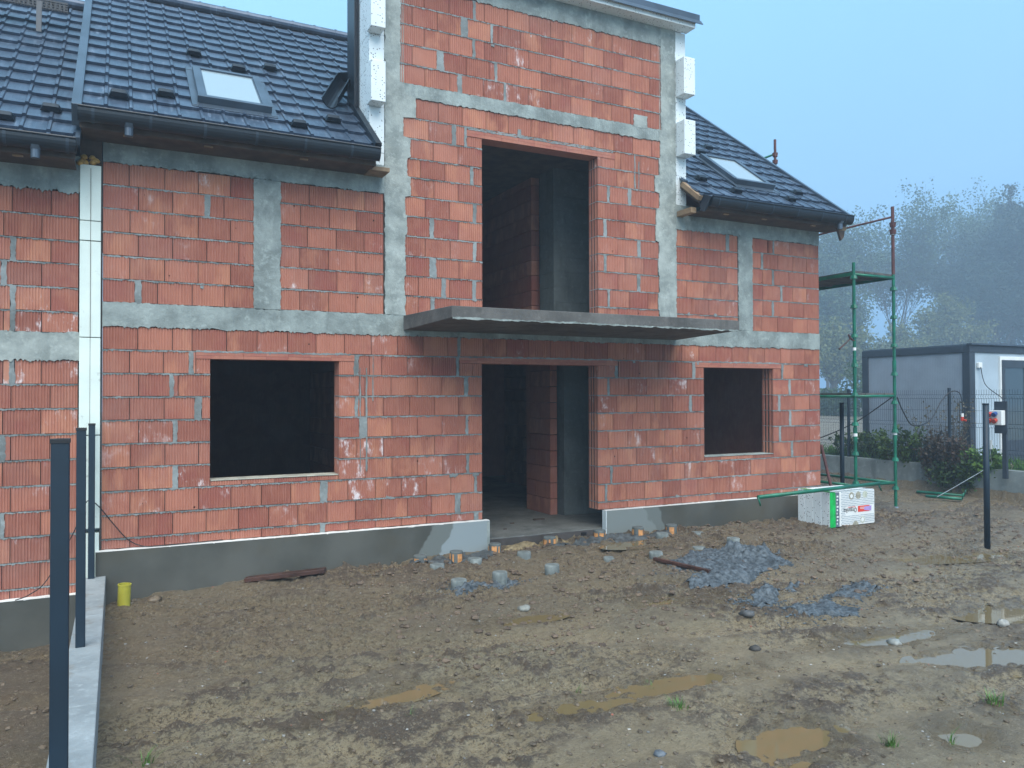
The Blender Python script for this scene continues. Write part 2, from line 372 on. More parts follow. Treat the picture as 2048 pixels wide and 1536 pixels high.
# ------------------------------------------------------------------ block masonry
def block(mb, x0, x1, z0, z1, d=.24, y=0., tone=None, ribs=True, side=True):
    g = .0042; x0 += g; x1 -= g; z0 += .0070; z1 -= .0035
    if x1 - x0 < .012: return
    t = rnd.random() if tone is None else tone
    mb.cur = (t, max(0, rnd.random() - .5) * 2.2 if rnd.random() < .45 else 0, rnd.random(), 1)
    for (ea, eb, ec, ed, es) in ((2.4, 3.62, .84, 1.12, 2.4), (3.3, 3.75, 1.05, 1.4, 2.), (.55, .95, 1.1, 1.4, 2.2), (4.9, 5.3, 6.75, 7.05, 2.6), (6.1, 6.45, 1.8, 2.15, 2.), (8.0, 8.25, 3.8, 4.1, 1.8), (7.4, 7.7, 2.6, 2.9, 2.), (-1.1, -.3, 2.2, 3.3, 2.), (-1.1, -.6, .4, 1., 1.8), (2.35, 2.75, 1.1, 1.7, 1.5), (3.2, 3.5, 3.3, 3.7, 1.6), (4.0, 5.4, 6.0, 6.3, 1.2)):
        if ea < (x0 + x1) / 2 < eb and ec < (z0 + z1) / 2 < ed: mb.cur = (mb.cur[0], es, mb.cur[2], 1)
    yf = y + rnd.uniform(-.0025, .0025); ln = x1 - x0
    poly = [(x0, yf)]
    if ribs and ln > .06:
        n = max(2, int(round(ln / .0275))); p = ln / n; dp = .0075
        for k in range(n):
            a = x0 + (k + .5) * p
            poly += [(a - p * .30, yf), (a - p * .16, yf + dp), (a + p * .16, yf + dp), (a + p * .30, yf)]
    poly += [(x1, yf)]
    if side and d > .1:
        for k in range(3):
            c = y + d * (k + .7) / 3.6; poly += [(x1, c - .02), (x1 - .010, c - .012), (x1 - .010, c + .012), (x1, c + .02)]
    poly += [(x1, y + d), (x0, y + d)]
    if side and d > .1:
        for k in (2, 1, 0):
            c = y + d * (k + .7) / 3.6; poly += [(x0, c + .02), (x0 + .010, c + .012), (x0 + .010, c - .012), (x0, c - .02)]
    n = len(poly)
    zt0 = z0 + rnd.uniform(0, .002)
    # slight worn edge: inset ring on top and bottom
    vs = [(px, py, zt0) for px, py in poly] + [(px, py, z1) for px, py in poly]
    fs = [tuple(range(n - 1, -1, -1)), tuple(range(n, 2 * n))] + [(i, (i + 1) % n, (i + 1) % n + n, i + n) for i in range(n)]
    mb.add(vs, fs)

def ragged_strip(mb, x0, x1, z0, z1, y, jag=.006, step=.013, back=.02, drip=0.):
    """horizontal band with ragged lower and upper edges, a thin solid"""
    n = max(2, int((x1 - x0) / step)); pts = []
    lo = []; hi = []; dl = 0; dh = 0
    for i in range(n + 1):
        x = x0 + (x1 - x0) * i / n
        dl = dl * .6 + rnd.uniform(-jag, jag); dh = dh * .6 + rnd.uniform(-jag, jag)
        dd = drip * max(0, rnd.random() - .55)
        lo.append((x, z0 + dl - dd)); hi.append((x, z1 + dh))
    vs = []
    for (x, z), (x2, zz) in zip(lo, hi):
        if zz - z < .0015: zz = z + .0015
        yy = y + rnd.uniform(-.0012, .0012); vs += [(x, yy, z), (x, yy, zz), (x, y + back, z), (x, y + back, zz)]
    fs = []
    for i in range(n):
        a = i * 4; b = a + 4
        fs += [(a, b, b + 1, a + 1), (a + 1, b + 1, b + 3, a + 3), (a, a + 2, b + 2, b)]
    fs += [(0, 1, 3, 2), (n * 4, n * 4 + 2, n * 4 + 3, n * 4 + 1)]
    mb.add(vs, fs)

def ragged_column(mb, x0, x1, z0, z1, y, jag=.007, step=.018, back=.02, prof=None):
    n = max(2, int((z1 - z0) / step)); vs = []; dl = dh = 0
    for i in range(n + 1):
        z = z0 + (z1 - z0) * i / n
        dl = dl * .6 + rnd.uniform(-jag, jag); dh = dh * .6 + rnd.uniform(-jag, jag)
        a, b = prof(z) if prof else (x0, x1)
        vs += [(a + dl, y, z), (b + dh, y, z), (a + dl, y + back, z), (b + dh, y + back, z)]
    fs = []
    for i in range(n):
        a = i * 4; b = a + 4
        fs += [(a, a + 1, b + 1, b), (a + 1, a + 3, b + 3, b + 1), (a, b, b + 2, a + 2)]
    fs += [(0, 2, 3, 1), (n * 4, n * 4 + 1, n * 4 + 3, n * 4 + 2)]
    mb.add(vs, fs)

# openings: x0,x1,z0,z1
OPEN = [(.92, 2.36, 1.17, 2.53), (4.24, 6.02, -1, 2.53), (7.93, 9.33, 1.17, 2.53), (4.25, 6.04, 3.0, 5.48)]
LINT = [(.77, 2.55, 2.53, 2.605), (3.92, 6.36, 2.53, 2.605), (7.76, 9.51, 2.53, 2.605), (4.03, 6.33, 5.48, 5.565)]

def subtract(rects, cut):
    out = []
    cx0, cx1, cz0, cz1 = cut
    for (a, b, c, d) in rects:
        if b <= cx0 + .001 or a >= cx1 - .001 or d <= cz0 + .001 or c >= cz1 - .001: out.append((a, b, c, d)); continue
        if a < cx0: out.append((a, cx0, c, d))
        if b > cx1: out.append((cx1, b, c, d))
        m0, m1 = max(a, cx0), min(b, cx1)
        if c < cz0: out.append((m0, m1, c, cz0))
        if d > cz1: out.append((m0, m1, cz1, d))
    return out

def lay(bb, mm, core, rows, xl, xr, y=0., cuts=(), skip_bottom=False):
    for z0, z1, js in rows:
        L, Rr = (xl(z0), xr(z0)) if callable(xl) else (xl, xr)
        edges = [L]; fills = []
        for j in js:
            if isinstance(j, tuple):
                if L < j[0] and j[1] < Rr: fills.append((j[0], j[1])); edges += [j[0], j[1]]
            elif L + .02 < j < Rr - .02: edges.append(j)
        edges = sorted(set(edges)) + [Rr]
        for a, b in zip(edges[:-1], edges[1:]):
            if any(abs(a - f[0]) < .001 and abs(b - f[1]) < .001 for f in fills):
                rs = [(a, b, z0, z1)]
                for c in cuts: rs = subtract(rs, c)
                for (p, q, u, v) in rs:
                    if q - p > .02: ragged_column(mm, p - .004, q + .004, u, v, y - .003, .006, back=.03)
                continue
            rs = [(a, b, z0, z1)]
            for c in cuts: rs = subtract(rs, c)
            for (p, q, u, v) in rs:
                if v - u > .03 and q - p > .02: block(bb, p, q, u, v, y=y)
        rs = [(L, Rr, z0, z1)]
        for c in cuts: rs = subtract(rs, c)
        for (p, q, u, v) in rs:
            if v - u > .03: core.box(p + .012, q - .012, y + .06, y + .225, u, v)
        rs = [(L, Rr, z0 - .001, z0 + .001)]
        for c in cuts: rs = subtract(rs, (c[0], c[1], c[2] + .02, c[3] - .02))
        if not (skip_bottom and z0 == rows[0][0]):
            for (p, q, u, v) in rs:
                if q - p > .03:
                    ragged_strip(mm, p, q, z0 - .0085, z0 + .0015, y - .0035, .0045, .011, .03, drip=.022)
                    mm.box(p + .004, q - .004, y + .018, y + .235, z0 - .0034, z0 + .0069)

LOW = [(.5, .61, [.12, .46, .8, 1.14, 1.47, 1.8, (2.14, 2.19), 2.48, 2.81, 3.14, 3.47, 3.8, (4.12, 4.18), 6.22, 6.52, 6.84, 7.17, 7.49, 7.82, 8.14, 8.46, 8.79, 9.13, 9.45, 9.78, 10.1]),
(.61, .86, [.2, .54, .88, 1.22, 1.55, 1.88, 2.22, 2.56, 2.89, 3.22, 3.54, (3.86, 3.93), (6.14, 6.17), 6.5, 6.82, 7.14, 7.47, 7.8, 8.11, 8.43, 8.75, 9.08, 9.41, 9.73, 10.05]),
(.86, 1.11, [.12, .46, .8, 1.14, 1.47, 1.8, (2.14, 2.22), 2.47, 2.81, 3.14, 3.47, 3.8, (4.13, 4.16), (6.23, 6.26), 6.58, 6.9, 7.23, 7.55, 7.87, 8.2, 8.52, 8.85, 9.17, 9.49, 9.81, 10.13]),
(1.11, 1.36, [.2, (.54, .59), 1.25, 1.62, 1.98, 2.36, 2.69, 3.02, 3.35, 3.69, (4.02, 4.05), 6.36, 6.68, 7.01, 7.33, 7.65, 7.93, 8.25, 8.57, 8.9, (9.71, 9.75), 10.06]),
(1.36, 1.61, [.12, .46, .8, 2.58, 2.91, 3.25, 3.58, 3.9, 6.2, 6.53, 6.86, 7.19, 7.51, 7.85, (9.45, 9.49), 9.8, 10.13]),
(1.61, 1.86, [.2, (.54, .58), (2.61, 2.69), 3.02, 3.35, 3.68, (4.01, 4.04), 6.28, 6.62, 6.94, 7.27, 7.6, (9.68, 9.72), 10.04]),
(1.86, 2.11, [.11, .45, (.76, .83), (2.56, 2.59), 2.68, 2.91, 3.25, 3.58, 3.91, 6.35, 6.69, 7.01, 7.34, (7.65, 7.69), (9.44, 9.48), 9.8, 10.13]),
(2.11, 2.36, [.2, (.51, .54), .59, 2.61, 2.68, 3.01, 3.35, 3.67, (3.99, 4.04), (6.19, 6.22), 6.55, 6.87, 7.27, 7.6, (9.67, 9.71), 10.03]),
(2.36, 2.61, [.11, .44, (.7, .74), (2.55, 2.6), 2.74, 2.89, 3.22, 3.55, (3.88, 3.91), 4.11, (6.32, 6.38), 6.41, 6.74, 7.08, 7.4, (7.71, 7.76), (9.52, 9.55), 9.79, 10.12]),
(2.61, 2.86, [.19, .53, .73, 1.09, 1.42, 1.76, 2.09, 2.43, 2.76, 3.09, 3.43, 3.76, (3.9, 3.93), 4.26, 4.6, 4.93, 5.27, 5.6, 5.82, 6.2, 6.53, 6.85, 7.17, 7.51, 7.83, 8.16, 8.49, 8.82, 9.16, 9.5, 9.73, 10.04])]
UPL = [(3.11, 3.36, [(.16, .22), .38, .73, 1.07, 1.9, 2.24, 2.57]), (3.36, 3.61, [.11, .45, .79, 1.13, 2.0, 2.34, 2.67]),
(3.61, 3.86, [.19, .53, .88, 1.22, 1.9, 2.24, 2.57]), (3.86, 4.11, [.11, .45, .79, 1.13, 1.99, 2.33, 2.67]),
(4.11, 4.36, [.19, .53, (.86, .91), 1.06, 1.91, 2.25, 2.58]), (4.36, 4.60, [.1, .45, .79, 1.13, 2.01, 2.34, 2.68])]
CEN = [(3.11, 3.36, [3.37, (3.53, 3.58), 3.93, 6.38, 6.72]), (3.36, 3.61, [3.37, (3.68, 3.73), 3.79, (4.11, 4.15), (6.2, 6.23), 6.57, 6.9]),
(3.61, 3.86, [(3.52, 3.6), 3.92, 6.38, (6.71, 6.76)]), (3.86, 4.11, [3.46, 3.8, (4.12, 4.16), (6.14, 6.18), 6.5, 6.83]),
(4.11, 4.36, [(3.52, 3.57), 3.91, 6.38, (6.72, 6.77)]), (4.36, 4.61, [3.46, 3.79, (4.12, 4.16), (6.14, 6.18), 6.5, 6.84]),
(4.61, 4.85, [3.58, 3.91, 6.38, 6.72]), (4.85, 5.09, [3.4, 3.73, (4.08, 4.12), (6.2, 6.24), (6.56, 6.61), 6.79]),
(5.09, 5.34, [3.57, 3.91, 6.37, 6.71]), (5.34, 5.60, [3.51, (3.83, 3.88), (4.0, 4.03), 6.1, 6.44, 6.78]),
(5.60, 5.85, [3.64, 3.97, 4.31, 4.64, 4.98, 5.31, 5.65, 5.99, 6.32, 6.65, 6.98]),
(6.02, 6.27, [3.46, 3.8, (3.91, 3.96), 4.27, (4.57, 4.60), 4.94, 5.28, 5.61, 5.95, 6.28, 6.61, 6.86]),
(6.27, 6.52, [3.29, (3.62, 3.71), 4.03, 4.36, (4.44, 4.47), 4.8, 5.14, 5.47, 5.81, 6.14, 6.47, 6.81]),
(6.52, 6.77, [3.45, 3.79, (4.12, 4.15), 4.29, 4.62, 4.95, 5.29, 5.62, 5.95, 6.28, 6.62, 6.95]),
(6.77, 7.02, [3.29, 3.63, (3.96, 4.05), (4.38, 4.41), 4.49, 4.82, 5.15, 5.49, 5.82, 6.15, 6.49, 6.82]),
(7.02, 7.27, [3.45, 3.79, (4.13, 4.16), 4.29, 4.63, 4.96, 5.29, 5.63, 5.96, 6.3, 6.64, 6.98])]
RGT = [(3.11, 3.32, [7.62, 7.95, 8.28]), (3.32, 3.57, [7.7, 8.04, 8.38]), (3.57, 3.83, [7.61, 7.94, 8.27]), (3.83, 4.08, [7.72, 8.05, 8.39]),
(4.08, 4.33, [7.62, 7.95, 8.28]), (4.33, 4.59, [7.72, 8.06, (8.38, 8.44)])]
FRR = [(3.11, 3.36, [9.11, 9.44, 9.77, 10.1]), (3.36, 3.61, [9.13, (9.32, 9.36), 9.69, 10.03]), (3.61, 3.86, [9.13, (9.51, 9.55), 9.78, 10.09]),
(3.86, 4.11, [9.13, (9.33, 9.37), 9.7, 10.03]), (4.11, 4.36, [(9.1, 9.14), 9.46, 9.79, 10.1]), (4.36, 4.58, [(9.24, 9.26), (9.35, 9.38), 9.71, 10.03])]

def colB(z):   # toothed right edge of the column left of the centre bay
    if z > 6.0: return 3.13
    for (a, b, v) in ((5.60, 5.86, 3.33), (5.34, 5.6, 3.17), (5.09, 5.34, 3.26), (4.85, 5.09, 3.22), (4.61, 4.85, 3.26), (4.36, 4.61, 3.19), (4.11, 4.36, 3.21), (3.86, 4.11, 3.19), (3.61, 3.86, 3.20), (3.36, 3.61, 3.18)):
        if a - .001 <= z < b - .001: return v
    return 3.19
def colC(z):
    if z > 6.0: return 7.15
    for (a, b, v) in ((5.60, 5.86, 7.13), (5.34, 5.6, 7.11), (5.09, 5.34, 7.03), (4.85, 5.09, 7.11), (4.61, 4.85, 7.05), (4.36, 4.61, 7.04), (4.11, 4.36, 7.10), (3.86, 4.11, 7.08), (3.61, 3.86, 7.10), (3.36, 3.61, 7.08)):
        if a - .001 <= z < b - .001: return v
    return 7.1

HX0, HX1 = -.15, 10.37
house = empty('terraced_house', (5, 3.5, 0), 'unfinished two storey house of red clay blocks with balcony slab and tall central bay', 'house')
cuts = OPEN + LINT
for rws, xa, xb, ct_, sk in ((LOW, HX0, HX1, cuts, True), (UPL, HX0, 1.385, (), False), (UPL, 1.675, 2.915, (), False), (CEN, colB, colC, cuts, False), (RGT, 7.40, 8.615, (), False), (FRR, 8.915, HX1, (), False)):
    bb = MB(); mm = MB(); core = MB(); lay(bb, mm, core, rws, xa, xb, cuts=ct_, skip_bottom=sk)
    wl = bb.build('block_wall', BRICK, house, tone=True); mm.build('mortar_joints', MORTAR, wl); core.build('joint_backing', MORTARD, wl)

# lintels of long clay shells
for (a, b, c, d) in LINT:
    m = MB()
    for hz in (0, 1):
        z0 = c + (d - c) * hz / 2; z1 = c + (d - c) * (hz + 1) / 2 - .002
        x = a
        while x < b - .01:
            x2 = min(x + .25, b); m.cur = (.5 + rnd.random() * .3, 0, 0, 1)
            m.box(x + .001, x2 - .001, -.004, .235, z0, z1); x = x2
    o = m.build('lintel', BRICK, house, tone=True)
m = MB(); 
for a, b in ((.77, 2.5), (3.95, 6.3), (7.8, 9.45), (4.05, 6.3)):
    m = MB(); zz = 2.611 if (a, b) != (4.05, 6.3) else 5.572
    ragged_strip(m, a, b, zz - .008, zz + .010, -.007, .006, .012, .03)
    m.build('lintel_mortar', MORTAR, house)
# sill pieces: pale levelling mortar on the cut blocks
for a, b, nm in ((.925, 2.355, 0), (7.935, 9.325, 1)):
    m = MB(); m.box(a, b, -.006, .24, 1.171, 1.183); m.build('sill', CONCB if nm else simple('sill_board', (.40, .38, .31), .8), house, bevel=.003)

# concrete frame ---------------------------------------------------------
def cast(name, rects, mat=CONC, cols=(), core_d=.24):
    m = MB()
    for (a, b, c, d, dr) in rects:
        ragged_strip(m, a, b, c, d, -.010, .008, .016, .02, drip=dr); m.box(a + .01, b - .01, .009, core_d, c + .012, d - .012)
    for (a, b, c, d, pf) in cols:
        ragged_column(m, a, b, c, d, -.013, .007, .018, .02, pf); m.box(a + .02, b - .02, .006, core_d, c, d)
    return m.build(name, mat, house)
cast('ring_beam', [(HX0, HX1, 2.86, 3.11, .03)])
cast('eaves_beam', [(HX0, 2.93, 4.605, 4.95, .03)]); cast('eaves_beam', [(7.40, HX1, 4.585, 4.95, .03)])
cast('bay_beam', [(3.12, 7.15, 5.85, 6.02, .012)]); cast('bay_top_beam', [(3.1, 7.42, 7.27, 7.60, .03)])
cast('column', [], CONC, [(1.38, 1.68, 3.113, 4.60, None)])
cast('column', [], CONC, [(8.62, 8.91, 3.113, 4.58, None)])
cast('column', [], CONCB, [(2.915, 3.2, 3.113, 7.55, lambda z: (2.93, colB(z)))])
cast('column', [], CONCB, [(7.1, 7.405, 3.113, 7.55, lambda z: (colC(z), 7.415))])
m = MB(); ragged_column(m, 6.66, 6.90, 6.0, 6.18, -.012, .008, .02, .02); m.build('concrete_patch', CONCB, house)

# splashes and cement runs on the blocks
m = MB()
for (x, z0, z1, w) in ((2.62, 1.2, 2.45, .010), (2.70, 1.2, 2.45, .018), (2.78, 2.05, 2.6, .010), (2.18, .87, 1.1, .05), (4.8, 5.58, 5.68, .05), (6.68, 5.1, 5.6, .02), (6.75, 5.1, 5.5, .012)):
    ragged_column(m, x - w / 2, x + w / 2, z0, z1, -.0045, .004, .03, .006)
for _ in range(26):
    x = rnd.uniform(.1, 10.2); z = rnd.choice([.61, .86, 1.11, 2.61, 2.36, 3.36, 6.52, 6.77]) + rnd.uniform(-.03, .01)
    if any(a - .1 < x < b + .1 and c - .1 < z < d + .1 for a, b, c, d in OPEN): continue
    if z > 6 and not 3.3 < x < 7.0: continue
    if 3.1 < z < 6 and (1.3 < x < 1.7 or 2.85 < x < 3.3 or 7.0 < x < 7.5 or 8.5 < x < 9): continue
    w = rnd.uniform(.03, .09); ragged_strip(m, x, x + w, z - rnd.uniform(.01, .03), z + .01, -.006, .008, .012, .01)
m.build('mortar_smears', MORTAR, house)['kind'] = 'stuff'
# broken corners and drilled holes in the shells
m = MB()
for _ in range(60):
    x = rnd.uniform(0, 10.2); z = rnd.uniform(.7, 4.5)
    if any(a - .05 < x < b + .05 and c - .05 < z < d + .05 for a, b, c, d in OPEN) or 2.84 < z < 3.13: continue
    if z > 3.1 and (1.3 < x < 1.75 or 2.85 < x < 3.3 or 7.0 < x < 7.5 or 8.5 < x < 9): continue
    r = rnd.uniform(.004, .010); m.lathe((0, 0, 0), [(.001, 0), (r, .0)], 8)
    k = len(m.v) - 16
    for i in range(k, len(m.v)):
        vx, vy, vz = m.v[i]; m.v[i] = (x + vx, -.0035, z + vy)
m.build('shell_holes', BLACKI, house)['kind'] = 'stuff'

# side, rear walls and interior --------------------------------------------------
m = MB(); m.cur = (.5, 0, 0, 1)
HY = 7.2
m.box(HX1 - .25, HX1 - .002, .245, HY, -.5, 4.6); m.box(HX0 + .002, HX0 + .25, .245, HY, -.5, 4.9); m.box(HX0, HX1, HY, HY + .25, -.5, 4.8)
m.prism([(.245, 4.6), (HY, 4.6), (3.6, 7.6)], 'x', HX1 - .25, HX1 - .002)
m.build('side_wall', BRICK, house, tone=True)
m = MB(); m.box(HX0 + .25, HX1 - .25, .03, HY, .10, .25); m.box(4.26, 6.0, -.012, .03, .10, .25)
m.build('floor_slab', FLOORC, house)
m = MB(); m.box(HX0 + .25, HX1 - .25, .24, HY, 2.87, 3.10); m.build('ceiling_slab', CONC, house)
m = MB(); m.box(3.0, 7.3, .24, HY - 2.6, 5.72, 5.84); m.build('upper_ceiling', WOODD, house)
m = MB(); m.cur = (.35, 0, 1, 1)
for (a, b, c, d, z0, z1) in ((6.02, 6.14, 1.35, 2.15, .25, 2.86), (4.9, 5.05, 3.4, 7, .25, 2.86), (3.0, 3.15, .5, 4.5, .25, 2.86), (3.0, 5.0, 4.4, 4.55, .25, 2.86), (6.1, 6.25, 2.1, 4.2, 3.1, 5.75), (3.6, 3.75, .4, 5, 3.1, 5.75), (3.75, 6.2, 5, 5.15, 3.1, 5.75), (7.5, 7.65, .3, 6, .25, 2.86)):
    z = z0; k = 0
    while z < z1 - .01:
        zz = min(z + .25, z1); m.cur = (rnd.random() * .7, 0, rnd.choice([0, 1]), 1); long_x = (b - a) > (d - c)
        p, q = (a, b) if long_x else (c, d); t = p - (.17 if k % 2 else 0)
        while t < q:
            t2 = min(t + .335, q); s0 = max(t, p)
            if t2 - s0 > .01:
                if long_x: m.box(s0 + .003, t2 - .003, c, d, z + .005, zz - .005)
                else: m.box(a, b, s0 + .003, t2 - .003, z + .005, zz - .005)
            t = t2
        z = zz; k += 1
m.build('partition_wall', BRICK, house, tone=True)
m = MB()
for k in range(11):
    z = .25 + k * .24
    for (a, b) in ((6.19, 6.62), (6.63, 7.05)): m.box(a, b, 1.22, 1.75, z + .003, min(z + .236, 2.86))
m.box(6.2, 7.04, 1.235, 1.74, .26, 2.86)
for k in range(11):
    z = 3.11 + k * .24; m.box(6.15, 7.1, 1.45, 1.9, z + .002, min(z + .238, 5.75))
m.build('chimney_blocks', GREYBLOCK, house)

# plinth ---------------------------------------------------------------------
def plinth(par, x0, x1, z0, z1, mat, yb=-.10):
    m = MB(); m.box(x0, x1, yb, -.0905, z0, z1 - .004); m.build('plinth_render', mat, par)
    m = MB(); m.box(x0 + (.0 if x0 < 0 else .012), x1 - .004, -.09, -.001, z0, z1 - .03)
    n = int((x1 - x0) / .05); vs = []; fs = []
    for i in range(n + 1):
        x = x0 + .002 + (x1 - x0 - .006) * i / n; zz = z1 + rnd.uniform(-.004, .003)
        vs += [(x, yb + .003 + rnd.uniform(-.004, .002), zz), (x, -.001, zz), (x, yb + .003, z1 - .035), (x, -.001, z1 - .035)]
    for i in range(n): a = i * 4; b = a + 4; fs += [(a, b, b + 1, a + 1), (a, a + 2, b + 2, b)]
    fs += [(0, 1, 3, 2), (n * 4, n * 4 + 2, n * 4 + 3, n * 4 + 1)]; m.add(vs, fs)
    m.build('plinth_foam', EPSW, par)
plinth(house, -.2, 4.30, -.3, .503, PLL)
plinth(house, 6.10, HX1, -.2, .503, PLR)
m = MB(); m.box(4.26, 4.298, -.101, -.003, -.2, .49); m.build('plinth_return', CONCB, house)
m = MB(); m.box(6.088, 6.098, -.098, -.002, .12, .50); m.build('plinth_return', EPS, house)
m = MB(); m.box(4.30, 5.1, -.03, -.013, -.1, .235); m.box(5.103, 6.02, -.032, -.013, -.1, .24); m.build('threshold', MORTARD, house)
m = MB(); m.box(5.72, 5.8, -.045, -.033, .10, .22); m.build('conduit_box', CABLE, house)
m = MB(); m.box(5.55, 5.72, 1.0, 1.06, .25, .27); m.box(5.1, 5.16, .9, .93, .25, .265); m.box(4.8, 4.84, .5, .53, .25, .262); m.build('floor_scraps', WOODD, house)['kind'] = 'stuff'

# balcony ----------------------------------------------------------------------
bal = empty('balcony', (5.3, -.7, 2.95), parent=None)
bal.parent = house; bal.matrix_parent_inverse = Matrix.Translation(-Vector(house.location))
m = MB(); m.add([(3.26, -1.36, 2.965), (7.38, -1.36, 2.965), (7.40, -.012, 2.925), (3.165, -.012, 2.925), (3.26, -1.36, 3.097), (7.38, -1.36, 3.097), (7.40, -.012, 3.108), (3.165, -.012, 3.108)], [(0, 3, 2, 1), (4, 5, 6, 7), (0, 1, 5, 4), (1, 2, 6, 5), (2, 3, 7, 6), (3, 0, 4, 7)]); o = m.build('slab', CONCD, bal, bevel=.006)
m = MB(); ragged_strip(m, 3.27, 7.37, 2.955, 2.972, -1.364, .006, .02, .02); m.build('cement_drips', CONC, bal)
# bay top ------------------------------------------------------------------------
m = MB(); m.box(2.75, 7.63, -.22, -.002, 7.545, 7.66); m.box(2.9, 7.5, -.02, .9, 7.60, 7.70); m.build('cornice_foam', EPS, house, bevel=.004)
m = MB(); m.box(2.68, 7.70, -.235, 1.2, 7.664, 7.75); m.add([(2.66, -.27, 7.60), (7.74, -.27, 7.60), (7.72, -.236, 7.665), (2.68, -.236, 7.665)], [(0, 1, 2, 3)])
m.box(2.66, 7.73, -.272, -.262, 7.596, 7.603); m.build('roof_fascia', FLASH, house)
def side_foam(x0, x1, zb, nm, bl, front=0.):
    m = MB(); z = zb; cutsz = [zb, 5.1, 5.66, 6.16, 6.56, 7.1, 7.545]
    for a, b in zip(cutsz[:-1], cutsz[1:]): m.box(x0, x1, front - .002 + rnd.uniform(-.004, .004), .60, a + .0015, b - .0015)
    m.build('side_insulation', EPS, house, bevel=.004)
    for (a, b) in bl:
        m = MB(); m.box(x0 + .004 - (.04 if x0 < 5 else -.0), x1 - .004 - (.04 if x0 < 5 else -.02), -.205, -.008, a, b); m.build('insulation_block', EPS, house, bevel=.008)
side_foam(2.735, 2.925, 4.83, 'l', [(5.66, 6.16), (6.56, 7.12)])
side_foam(7.42, 7.615, 4.78, 'r', [(5.66, 6.17), (6.55, 7.10)])
m = MB(); m.box(2.715, 2.729, .42, .82, 5.2, 7.66); m.box(2.68, 2.725, .47, .82, 5.3, 7.66); m.build('corner_flashing', GUT, house, bevel=.003)
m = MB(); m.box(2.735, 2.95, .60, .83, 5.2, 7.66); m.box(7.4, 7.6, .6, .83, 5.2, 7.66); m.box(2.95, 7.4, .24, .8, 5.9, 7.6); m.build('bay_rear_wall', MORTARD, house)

# ------------------------------------------------------------------ roofs
PITCH = R(37.5); CP, SP = math.cos(PITCH), math.sin(PITCH)
def rp(u, v, h, dz=0.):    # roof surface point
    return (u, -.45 + v * CP - h * SP, 4.98 + dz + v * SP + h * CP)
def tiles(par, u0, u1, vmax, dz, holes=(), rib0=-.12, name='tile_covering', vlimit=None):
    m = MB(); nrow = int(vmax / .345) + 1
    prof = []; k0 = math.floor((u0 - rib0) / .231) - 1; k = k0
    while rib0 + k * .231 < u1 + .3:
        c = rib0 + k * .231
        prof += [(c - .022, .0), (c - .013, .015), (c + .013, .015), (c + .022, .0), (c + .10, -.001)]; k += 1
    prof = [p for p in prof if u0 < p[0] < u1]; prof = [(u0, 0.)] + prof + [(u1, 0.)]
    v = -.03
    for r in range(nrow):
        v0 = v; v1 = min((r + 1) * .345 + (-.03 if r < 0 else -.0) + .10 - .0, vmax) if r else .10
        v1 = min(.10 + r * .345, vmax)
        if v1 - v0 < .01: v = v1; continue
        for (ua, ha), (ub, hb) in zip(prof[:-1], prof[1:]):
            if any(h[0] < (ua + ub) / 2 < h[1] and h[2] < (v0 + v1) / 2 < h[3] for h in holes): continue
            if vlimit and not vlimit((ua + ub) / 2, (v0 + v1) / 2): continue
            n = 3; pts = []
            for i in range(n + 1):
                t = i / n; hh = .034 * (1 - t) + .003 * math.sin(t * math.pi); vv = v0 + (v1 - v0) * t
                pts += [rp(ua, vv, ha + hh, dz), rp(ub, vv, hb + hh, dz)]
            pts = [rp(ua, v0 + .004, ha * .3 - .012, dz), rp(ub, v0 + .004, hb * .3 - .012, dz)] + pts
            m.add(pts, [(2 * i, 2 * i + 1, 2 * i + 3, 2 * i + 2) for i in range(n + 1)])
        v = v1
    return m.build(name, ROOF, par)
def slab_under(par, u0, u1, v0, v1, dz, mat=WOODD, holes=()):
    m = MB(); m.add([rp(u0, v0, -.03, dz), rp(u1, v0, -.03, dz), rp(u1, v1, -.03, dz), rp(u0, v1, -.03, dz), rp(u0, v0, -.10, dz), rp(u1, v0, -.10, dz), rp(u1, v1, -.10, dz), rp(u0, v1, -.10, dz)],
          [(0, 1, 2, 3), (4, 7, 6, 5), (0, 4, 5, 1), (1, 5, 6, 2), (2, 6, 7, 3), (3, 7, 4, 0)]); return m.build('roof_deck', mat, par)
def bar(m, p, q, w, h):
    """box beam between two roof points given (u,v,hgt)"""
    pass
def roofbox(m, u0, u1, v0, v1, h0, h1, dz=0.):
    P = [rp(u0, v0, h0, dz), rp(u1, v0, h0, dz), rp(u1, v1, h0, dz), rp(u0, v1, h0, dz), rp(u0, v0, h1, dz), rp(u1, v0, h1, dz), rp(u1, v1, h1, dz), rp(u0, v1, h1, dz)]
    m.add(P, [(0, 3, 2, 1), (4, 5, 6, 7), (0, 1, 5, 4), (1, 2, 6, 5), (2, 3, 7, 6), (3, 0, 4, 7)])

